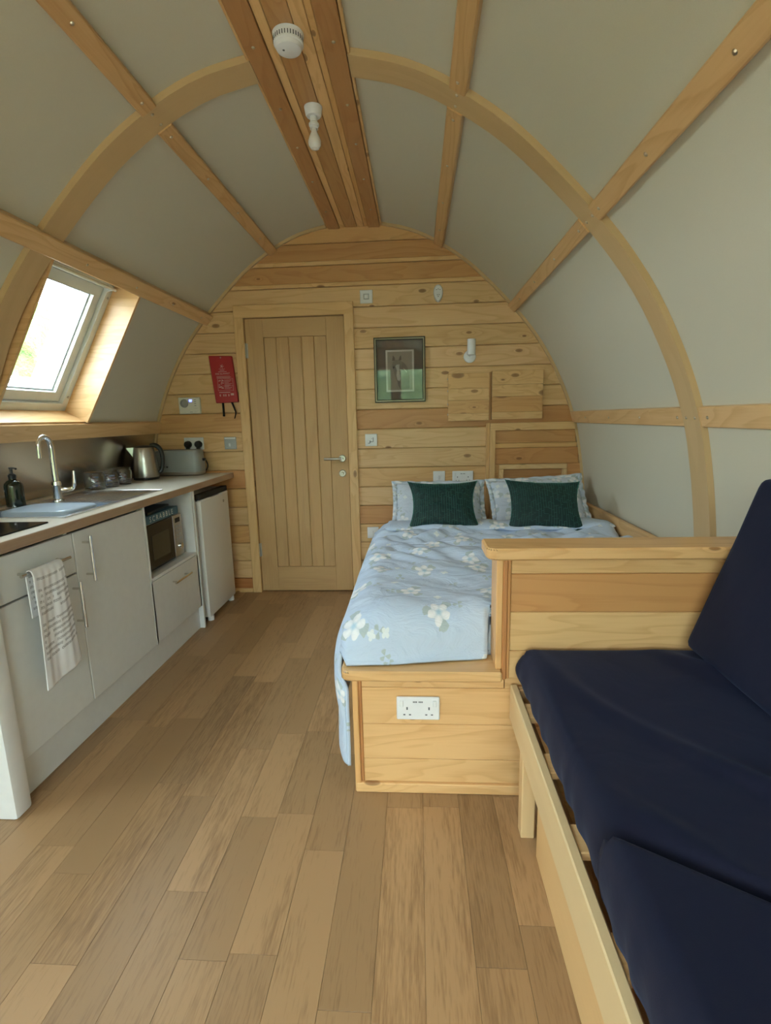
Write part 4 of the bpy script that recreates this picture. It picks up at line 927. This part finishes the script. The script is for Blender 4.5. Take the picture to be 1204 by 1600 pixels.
flat(H([(-44, 70), (-38, 106), (-26, 92), (-24, 72)]), 'horse_ear', (0.07, 0.065, 0.055, 1), 2); flat(H([(0, 72), (10, 98), (18, 106), (20, 74)]), 'horse_ear', (0.07, 0.065, 0.055, 1), 2)
flat(H([(-14, 44), (6, 46), (4, 18), (8, -20), (14, -50), (4, -66), (-10, -58), (-16, -26), (-12, 6), (-22, 34)]), 'horse_blaze', (0.42, 0.41, 0.36, 1), 2)
flat(H([(-40, 30), (-30, 36), (-28, 22), (-36, 18)]), 'horse_eye', (0.02, 0.02, 0.02, 1), 3); flat(H([(30, 20), (40, 16), (60, -8), (54, -10)]), 'bridle', (0.42, 0.41, 0.36, 1), 2)
MB().box(x0 + .018, x1 - .018, D - .0175, D - .0165, z0 + .018, z1 - .018).build('pane', 'picglass', t)
# wall cupboard doors (two hatches)
t = thing('wall_hatch', 'pair of knotty pine cupboard doors set in the wall above the bed', 'cupboard', (.54, D, 1.25))
MB().box(.503, .516, D - .014, D - .001, 1.252, 1.577, .002).build('centre_post', 'pineZ', t, color=(.8, .64, .5))
def hatch(xa, xb, zs, tones_):
    dr = MB().box(xa, xb, D - .012, D - .001, zs[0], zs[-1]).build('door', 'pineX', t)
    for (a, b), c in zip(zip(zs, zs[1:]), tones_): MB().box(xa, xb, D - .034, D - .012, a + .0003, b - .0003, .0012).build('board', 'knotty', dr, color=c)
    return dr
dl = hatch(.219, .500, (1.252, 1.302, 1.392, 1.470, 1.572), ((.98, .93, .84), (.90, .78, .62), (1, .96, .86), (.97, .9, .76)))
hatch(.518, .862, (1.256, 1.306, 1.410, 1.490, 1.582), ((.96, .9, .8), (.84, .68, .5), (1, .95, .84), (.98, .92, .8)))
for zz in (1.29, 1.36, 1.45, 1.53): MB().cyl((.217, D - .022, zz), (.217, D - .022, zz + .012), .003, n=8).build('hinge', 'steel', dl)
# headboard boxing with niche
t = thing('headboard_surround', 'raised pine framed panel with a small niche behind the bed', 'headboard', (.80, D, .5))
Y1 = D - .022
bx = CX + hx(1.233) - .02
MB().box(.484, .508, Y1 - .006, D, .45, 1.233, .002).build('outer_stile', 'pineZ', t, color=(.96, .86, .72)); MB().box(.509, .546, Y1 - .014, D, .45, 1.229, .002).build('stile', 'pineZ', t, color=(1, .96, .86))
MB().prism([(.509, 1.180), (CX + hx(1.18) - .018, 1.180), (bx, 1.231), (.509, 1.231)], 'Y', Y1 - .015, D, .0015).build('top_rail', 'pineX', t, color=(1, .96, .86))
for a, b, c in ((1.092, 1.180, (.78, .60, .44)), (1.058, 1.091, (1, .9, .72)), (.945, 1.057, (.76, .55, .38))):
    MB().box(.546, CX + hx((a + b) / 2) - .02, D - .016, D, a, b - .001, .002).build('board', 'pineX', t, color=c)
MB().box(.546, .576, D - .016, D, .45, .944, .002).build('board', 'pineX', t, color=(.9, .75, .58)); MB().box(1.045, CX + hx(.85) - .022, D - .016, D, .45, .944, .002).build('board', 'pineX', t, color=(.85, .62, .45))
MB().box(.576, 1.045, D - .030, D, .908, .942, .003).build('niche_frame', 'pineX', t); MB().box(.576, .608, D - .030, D, .45, .907, .003).build('niche_frame', 'pineZ', t); MB().box(1.012, 1.045, D - .030, D, .45, .907, .003).build('niche_frame', 'pineZ', t)
MB().box(.608, 1.012, D - .010, D - .002, .45, .907).build('niche_back', 'pineX', t, color=(.62, .45, .33))
# ceiling fittings
t = thing('smoke_alarm', 'round white smoke alarm on the ridge boards', 'alarm', (-.408, 1.915, 2.536))
m = MB().lathe((-.408, 1.915, 2.535), [(0, .050), (.026, .049), (.040, .044), (.045, .036), (.045, .033), (.049, .030), (.050, .008), (.052, 0)], 40, '-Z'); m.build('case', 'plast', t)
m = MB()
for k in range(18):
    a = R(180 + 180 * k / 17 - 5); c = Vector((-.408 + .0485 * math.cos(a), 1.915 + .0485 * math.sin(a), 2.535 - .019))
    m.box(-.0015, .0015, -.002, .003, -.006, .006, 0, Matrix.Translation(c) @ Matrix.Rotation(a + R(90), 4, 'Z'))
m.build('vents', 'ink', t)
MB().cyl((-.423, 1.905, 2.486), (-.423, 1.905, 2.4855), .004, n=10).build('light_dot', 'ink', t)
t = thing('ceiling_light', 'white batten lamp holder with bare opal bulb under the ridge', 'light', (-.405, 2.36, 2.536))
lx, ly = -.405, 2.315
MB().lathe((lx, ly, 2.535), [(0, .034), (.028, .034), (.032, .029), (.037, .002), (.037, 0)], 32, '-Z').build('rose', 'plast', t)
MB().lathe((lx, ly, 2.503), [(.015, 0), (.015, .022), (.021, .028), (.021, .036), (.017, .038), (.017, .048), (0, .048)], 24, '-Z').build('lamp_holder', 'plast', t)
MB().lathe((lx, ly, 2.457), [(.012, 0), (.013, .012), (.023, .034), (.027, .048), (.025, .062), (.016, .074), (0, .079)], 28, '-Z').build('bulb', 'bulb', t)
# ------------------------------------------------------------------ bed
BY = 1.567
t = thing('bed_base', 'built in pine bed base with stepped foot end', 'bed', (.45, BY, 0))
Bz = [.036, .125, .257, .392, .430]
tl = [(1.02, .95, .83), (1.05, .97, .86), (1.04, .96, .85), (1.0, .93, .82)]
for i in range(4): MB().box(-.208, .278 if i == 3 else 1.165, BY + .004, BY + .018, Bz[i] + .0006, Bz[i + 1] - .0006, .0022).build('board', 'pineX', t, color=tl[i])
MB().box(-.226, 1.16, BY - .008, BY + .018, 0, .036, .003).build('base_rail', 'pineX', t, color=(1.03, .95, .83))
MB().box(-.228, -.208, BY - .006, BY + .03, .0, .432, .003).build('corner_post', 'pineZ', t, color=(1, .85, .68)); MB().box(-.208, -.196, BY - .001, BY + .01, .036, .430, .003).build('corner_bead', 'pineZ', t, color=(.68, .46, .33), label='darker reddish corner bead')
Hz = [.392, .527, .660, .788, .842]
th_ = [(1.0, .94, .83), (1.02, .96, .84), (.80, .60, .43), (1.0, .92, .79)]
for i in range(4):
    xl = .293
    if i == 0: MB().prism([(.281, .431), (1.165, .431), (1.165, Hz[1] - .0006), (.293, Hz[1] - .0006), (.293, .46), (.281, .46)], 'Y', BY + .004, BY + .018, .0015).build('board', 'pineX', t, color=th_[i]); continue
    MB().box(xl, CX + hx(Hz[i]) - .004, BY + .004, BY + .018, Hz[i] + .0006, Hz[i + 1] - .0006, .0022).build('board', 'pineX', t, color=th_[i])
MB().box(.281, 1.165, BY + .005, BY + .018, .393, .431).build('board', 'pineX', t, color=th_[0])
MB().box(.247, .268, BY - .006, BY + .105, .466, .842, .003).build('step_post', 'pineZ', t, color=(1, .85, .68)); MB().box(.268, .282, BY - .008, BY + .02, .430, .842, .003).build('step_bead', 'pineZ', t, color=(.72, .48, .34), label='darker reddish bead'); MB().box(.282, .293, BY - .002, BY + .02, .430, .842, .003).build('step_bead', 'pineZ', t, color=(.85, .62, .45))
# low nosing board with rounded corner
def roundboard(xa, xb, ya, yb, z0_, z1_, r, nm, tone):
    pts = [(xb, ya)] + [(xb, yb), (xa, yb)] + [(xa + r - r * math.cos(R(a)), ya + r - r * math.sin(R(a))) for a in range(0, 91, 15)]
    MB().prism(pts, 'Z', z0_, z1_, .006).build(nm, 'pineX', t, color=tone)
roundboard(-.262, .267, BY - .030, BY + .105, .430, .466, .03, 'low_cap', (1.0, .92, .8))
roundboard(.212, CX + hx(.86) - .004, BY - .034, BY + .110, .842, .880, .035, 'high_cap', (1.0, .9, .76))
MB().box(-.20, 1.16, BY + .02, BY + .105, 0, .428).box(.27, 1.15, BY + .019, BY + .10, .43, .841).build('end_carcass', 'pineX', t, color=(1, .93, .82))
for i in range(3): MB().box(-.226, -.21, BY + .032, D - .08, .03 + .133 * i, .03 + .133 * (i + 1) - .001, .002).build('side_board', 'pineY', t, color=(1, .93, .84))
MB().box(-.208, 1.14, BY + .106, D - .03, .36, .40).build('slat_deck', 'pineX', t)
MB().box(1.128, 1.158, BY + .112, D - .03, .605, .688, .004).build('side_rail', 'pineY', t, color=(1, .94, .84))
# mattress
o = MB().box(-.215, 1.115, BY + .115, D - .09, .401, .575, .04).build('mattress', 'sheet'); tag(o, 'white mattress under the floral duvet', 'mattress')
# duvet
t = thing('duvet', 'pale blue duvet printed with white flowers spread over the bed', 'duvet', (.4, 2.4, .6))
def sstep(a, b, x): x = min(max((x - a) / (b - a), 0), 1); return x * x * (3 - 2 * x)
def duvet(u, v):
    # u: 0 hem hanging on the left .. 1 right edge ; v: 0 foot .. 1 head
    WT = 1.90; d_ = u * WT; LD = .46                     # LD: length hanging down
    y = BY + .045 + v * 1.46
    topz = .632 + .012 * math.sin(v * 3.1)
    foot = sstep(0, 1, min(1, (y - (BY + .045)) / .13))
    # smooth wave of wrinkles: diagonal folds converging in the middle
    X = (d_ - LD) - .255; wr = 0
    amp = .45 + .75 * sstep(.2, .55, v)
    wr += .028 * amp * nz(X * 3 + y * 2.2, (y - X * .7) * 9, 1.3) + .018 * amp * nz(X * 5, (y + X * .6) * 14, 4.4) + .006 * nz(X * 2.5, y * 2.5, 9)
    wr += .013 * amp * math.sin((y * 1.2 - X * .8) * 30 + 3 * nz(X * 3, y * 3, 2)) * max(0, nz(X * 2, y * 2, 7) + .25)
    if d_ > LD:
        x = X; 
        rl = min(1, (d_ - LD) / .10); z = topz - .050 * (1 - rl) ** 2
        # foot end comes down to the ledge
        z = .472 + (z - .472) * (math.sin(foot * math.pi / 2) ** .8) + wr * (.3 + .7 * foot)
        yy = y + .020 * (math.sin(x * 5.2 - .4)) * (1 - foot) - .035 * math.sin(foot * math.pi) - .022 * sstep(.30, -.2, x) * (1 - foot)
        if x > .225: yy = max(yy, BY + .118)
        x = min(x, 1.105 - .02 * (1 - foot))
        if x > .225 and yy < BY + .13: z = z
        if x > 1.06: z -= 12 * (x - 1.06) ** 2
        if x > .19 and y < BY + .14: x = min(x, .243)
        return (x, yy, z)
    drop = LD - d_
    bulge = .020 * math.sin(min(1, drop / .12) * math.pi / 2) + .016 * sstep(.10, .3, drop)
    f = .012 * math.sin(y * 21 + 2 * math.sin(y * 5)) * sstep(.05, .25, drop) + .008 * nz(y * 9, drop * 5, 3) * sstep(0, .1, drop)
    x = -.262 - bulge - f * .8
    hemk = .62 + .38 * sstep(.62, .0, v) - .10 * sstep(.1, 0, v) * 0
    z = (topz - .050) - drop * hemk
    k = 1 - foot; yy = y
    if k > 0:
        z -= k * (.085 * (1 - drop / LD) + .05 * sstep(.3, .46, drop))
        q = sstep(0, .075, y - (BY + .045))          # the front edge curls in round the corner
        low = sstep(.425, .36, z)
        x = x * (.35 + .65 * q) + (1 - q) * .65 * (-.274 + .040 * low) - .018 * math.sin(min(1, drop / .32) * math.pi) * q
        yy = y - .012 * k * low - .03 * k * low * math.sin(q * math.pi)
    return (x, yy, z)
MB().grid(duvet, 190, 190, lambda u, v: (u * 1.90 - .46 - .255, v * 1.46 if v * 1.46 > .13 else .13 - (.13 - v * 1.46) * 1.75)).build('cover', 'duvet', t, smooth=180, solid=.012)
# folded top edge of duvet
def fold(u, v):
    a = v * 2 * math.pi; y0 = 2.955; wob = .010 * nz(u * 9, 0, 5) + .006 * nz(u * 23, 1, 5)
    x = -.268 + u * 1.385; e_ = min(1, u * 12, (1 - u) * 12) ** .5
    ry, rz = .105, .022 * (1 + .6 * nz(u * 6, 3, 3)) * e_ + .006
    edge = .075 * sstep(.08, 0, u)
    return (x, y0 + wob + ry * math.cos(a) * (.7 + .3 * e_), .650 - edge + rz * math.sin(a) + .007 * nz(u * 14, a, 2))
MB().grid(fold, 140, 22, lambda u, v: (u * 1.39, 1.5 + v * .3)).build('folded_edge', 'duvet', t, smooth=180)
# pillows
def pillow(name, c, w_, h_, th, rot, mat, label, cat, group, flange=0, pinch=.10, n=34, seed=0, uvs=1.0, part='cover'):
    t = thing(name, label, cat, c, group)
    mt = Matrix.Translation(c) @ rot
    def side(sg):
        def fn(u, v):
            a, b = u * 2 - 1, v * 2 - 1
            # corners poke out, edges pull in
            kx_ = 1 - pinch * (1 - b * b) ** 1 * 0 - pinch * (1 - abs(b) ** 2.2) * abs(a) ** 1.5
            kz_ = 1 - pinch * (1 - abs(a) ** 2.2) * abs(b) ** 1.5
            x = a * w_ / 2 * kx_; z = b * h_ / 2 * kz_
            f_ = max(0, 1 - abs(a) ** 2.4) ** .55 * max(0, 1 - abs(b) ** 2.4) ** .55
            y = sg * (th / 2 * f_ + .0015) + (sg * .006 * nz(a * 3 + seed, b * 3, 1) + .004 * sg * nz(a * 7 + seed, b * 7, 2)) * f_
            if flange:
                e_ = max(abs(a), abs(b))
                if e_ > .9: y += .006 * math.sin(a * 31 + seed) * math.cos(b * 27) * (e_ - .9) * 10
            return mt @ Vector((x, y, z))
        return fn
    m = MB(); m.grid(side(-1), n, n, lambda u, v: (u * w_ * uvs + seed, v * h_ * uvs)); m.grid(side(1), n, n, lambda u, v: (u * w_ * uvs + seed, v * h_ * uvs))
    o = m.build(part, mat, t, smooth=180, sub=0)
    bm = bmesh.new(); bm.from_mesh(o.data); bmesh.ops.remove_doubles(bm, verts=bm.verts, dist=.0032 if not flange else .0032); bmesh.ops.recalc_face_normals(bm, faces=bm.faces); bm.to_mesh(o.data); bm.free()
    for p in o.data.polygons: p.use_smooth = True
    if flange:
        pts = []
        k = 40
        for i in range(4 * k):
            s_ = i // k; q = (i % k) / k * 2 - 1; a, b = ((q, -1), (1, q), (-q, 1), (-1, -q))[s_]
            kx_ = 1 - pinch * (1 - abs(b) ** 2.2) * abs(a) ** 1.5; kz_ = 1 - pinch * (1 - abs(a) ** 2.2) * abs(b) ** 1.5
            pts.append((a, b, kx_, kz_, i))
        vs = []
        for a, b, kx_, kz_, i in pts:
            wv = .008 * math.sin(i * 1.1 + seed) + .005 * math.sin(i * .37)
            vs.append(mt @ Vector((a * w_ / 2 * kx_ * .985, 0, b * h_ / 2 * kz_ * .985)))
            vs.append(mt @ Vector((a * (w_ / 2 * kx_ + flange), wv, b * (h_ / 2 * kz_ + flange * .8) + wv * .3)))
        N = len(pts); fs = [(2 * i, 2 * i + 1, 2 * ((i + 1) % N) + 1, 2 * ((i + 1) % N)) for i in range(N)]
        m = MB().add(vs, fs, [[(.01 * i, 0), (.01 * i, .03), (.01 * (i + 1), .03), (.01 * (i + 1), 0)] for i in range(N)]); m.build('frill', mat, t, smooth=180, solid=.003)
    return t
gpil = 'floral pillows propped against the end wall'
pillow('pillow', (.138, 3.335, .712), .575, .33, .13, Matrix.Rotation(R(-38), 4, 'X'), 'pillow', 'floral pillow behind the cushion nearest the door', 'pillow', gpil, .028, .05, seed=1)
pillow('pillow', (.786, 3.335, .722), .59, .35, .13, Matrix.Rotation(R(-38), 4, 'X') @ Matrix.Rotation(R(-3), 4, 'Y'), 'pillow', 'floral pillow by the curved side wall of the pod', 'pillow', gpil, .028, .05, seed=2)
gc = 'dark green cushions on the bed'
pillow('cushion', (.150, 2.975, .772), .425, .335, .12, Matrix.Rotation(R(-40), 4, 'X') @ Matrix.Rotation(R(0), 4, 'Y'), 'velvet', 'dark green velvet cushion nearer the door', 'cushion', gc, 0, .17, seed=3)
pillow('cushion', (.735, 2.965, .764), .44, .345, .12, Matrix.Rotation(R(-40), 4, 'X') @ Matrix.Rotation(R(3), 4, 'Y'), 'velvet', 'dark green velvet cushion nearer the curved side wall', 'cushion', gc, 0, .14, seed=5)
# ------------------------------------------------------------------ sofa
t = thing('sofa_frame', 'light pine slatted sofa frame on straight legs', 'sofa', (.7, .6, 0))
SYN = -.35
m = MB().box(.295, .318, SYN, 1.556, .297, .418, .003).build('front_rail', 'rail', t)
for yy in (1.375, 1.425): pass
for (xa, ya) in ((.306, 1.378), (.306, -.30), (1.06, 1.378), (1.06, -.30)): MB().box(xa - .002, xa + .040, ya, ya + .046, 0, .296, .003).build('leg', 'railZ', t)
MB().box(1.10, 1.122, SYN, 1.556, .297, .418, .003).build('back_rail', 'rail', t)
MB().box(.319, .345, SYN, 1.54, .34, .366, .002).build('ledger', 'rail', t, color=(.75, .6, .5))
for yy in [1.45 - .235 * k for k in range(8)]: MB().box(.319, 1.10, yy - .075, yy, .392, .412, .002).build('slat', 'pineX', t, color=(1.05, 1, .9))
MB().box(.319, 1.10, 1.53, 1.556, .30, .412, .003).build('end_rail', 'pineX', t)
t = thing('storage_box', 'plain pine box standing under the sofa slats', 'box', (.6, .5, 0))
b0 = .336
MB().box(b0, b0 + .018, SYN, 1.315, 0, .332, .002).build('front_panel', 'rail', t, color=(1.02, .9, .76)); MB().box(b0 + .018, 1.0, 1.297, 1.315, 0, .332, .002).build('end_panel', 'pineX', t); MB().box(1.0, 1.018, SYN, 1.315, 0, .332, .002).build('back_panel', 'rail', t); MB().box(b0 + .018, 1.0, SYN, 1.297, .0, .018).build('bottom_panel', 'pineX', t)
# seat cushions (soft slabs, the joint between them runs askew)
def slab(name, ya_f, yb_f, zb_, zt_, label, seed, xa=.332, xb=1.135, grp='navy cushions of the sofa'):
    t = thing(name, label, 'cushion', ((xa + xb) / 2, (ya_f(xa) + yb_f(xa)) / 2, zb_), grp)
    prof_ = []                                      # rounded cross section in (inset, z)
    def top(u, v):
        x = xa + (xb - xa) * u; ya, yb = ya_f(x), yb_f(x); y = ya + (yb - ya) * v
        e_ = min(x - xa, xb - x, y - ya, yb - y); r = .035
        k = min(1, e_ / r); z = zt_ - .030 * (1 - math.sqrt(max(0, 1 - (1 - k) ** 2)))
        wv = .014 * nz(x * 2.2 + seed, y * 2.2, 1) + .032 * min(1, e_ / .13) * max(0, math.sin((y * .9 + x * 1.5) * 11 + 2.2 * nz(x * 2, y * 2, seed))) ** 4 * max(0, nz(x * 1.5, y * 1.7, seed + 4) + .42)
        return Vector((x, y, z + wv * k))
    nu, nv = 90, 110
    m = MB(); m.grid(top, nu, nv)
    # skirt: follows border points down with a slight bulge
    ring_ = [(i / nu, 0) for i in range(nu)] + [(1, j / nv) for j in range(nv)] + [(1 - i / nu, 1) for i in range(nu)] + [(0, 1 - j / nv) for j in range(nv)]
    N = len(ring_); vs = []; LV = 9
    c = Vector(((xa + xb) / 2, (ya_f(.6) + yb_f(.6)) / 2, 0))
    for L in range(LV + 1):
        f_ = L / LV
        for (u, v) in ring_:
            p = top(u, v); o_ = Vector((-1 if u == 0 else (1 if u == 1 else 0), -1 if v == 0 else (1 if v == 1 else 0), 0))
            bl = .008 * math.sin(f_ * math.pi) + .003 * math.sin((p.y + p.x) * 60 + 4 * nz(p.y * 6, p.x * 6, seed)) * f_
            bl += .012 * max(0, (p.y - 1.40) / .15) * math.sin(f_ * math.pi) * (u == 0)
            vs.append((p.x + o_.x * bl, p.y + o_.y * bl * .4, p.z + (zb_ - p.z) * f_))
    fs = []
    for L in range(LV):
        for i in range(N): j = (i + 1) % N; fs.append((L * N + i, L * N + j, (L + 1) * N + j, (L + 1) * N + i))
    fs.append([LV * N + i for i in range(N)]); m.add(vs, fs)
    o = m.build('cover', 'navy', t, smooth=180)
    bm = bmesh.new(); bm.from_mesh(o.data); bmesh.ops.remove_doubles(bm, verts=bm.verts, dist=.0008); bmesh.ops.recalc_face_normals(bm, faces=bm.faces); bm.to_mesh(o.data); bm.free()
    for p in o.data.polygons: p.use_smooth = True
    return t
seam = lambda x: .815 - .62 * (x - .31)
slab('seat_cushion', lambda x: seam(x) + .006, lambda x: 1.548, .420, .553, 'long navy seat cushion touching the wooden end of the bed', 2)
slab('seat_cushion', lambda x: SYN, lambda x: seam(x) - .006, .420, .572, 'navy seat cushion with an askew far edge, nearest the viewer', 8, xa=.322)
# back cushion leaning on the curved wall
t = thing('back_cushion', 'thick navy back cushion leaning against the curved side wall', 'cushion', (.95, .8, .56), 'navy cushions of the sofa')
p0_, p1_ = Vector((.812, 0, .572)), Vector((.992, 0, 1.095)); up = (p1_ - p0_).normalized(); nb = Vector((up.z, 0, -up.x))
bm = bmesh.new(); bmesh.ops.create_cube(bm, size=1); LH = (p1_ - p0_).length
for v in bm.verts: v.co = Vector((v.co.x * .125, v.co.y * 1.62, v.co.z * LH))
bmesh.ops.bevel(bm, geom=list(bm.edges), offset=.034, segments=4, profile=.6, affect='EDGES')
bmesh.ops.subdivide_edges(bm, edges=[e for e in bm.edges if e.calc_length() > .2], cuts=14, use_grid_fill=True)
cen = p0_ + up * (LH / 2) + nb * .0625; cen.y = 1.53 - .81
for v in bm.verts:
    l = v.co.copy(); k = (1 - min(1, abs(l.z) / (LH / 2)) ** 3) * (1 - min(1, abs(l.y) / .81) ** 6)
    bx_ = l.x - .012 * k * (1 if l.x < 0 else 0) + .006 * nz(l.y * 4, l.z * 4, 2) * (1 if l.x < 0 else 0)
    v.co = cen + nb * bx_ + Vector((0, l.y, 0)) + up * l.z
m = MB(); m.frombm(bm); m.build('cover', 'navy', t, smooth=180)
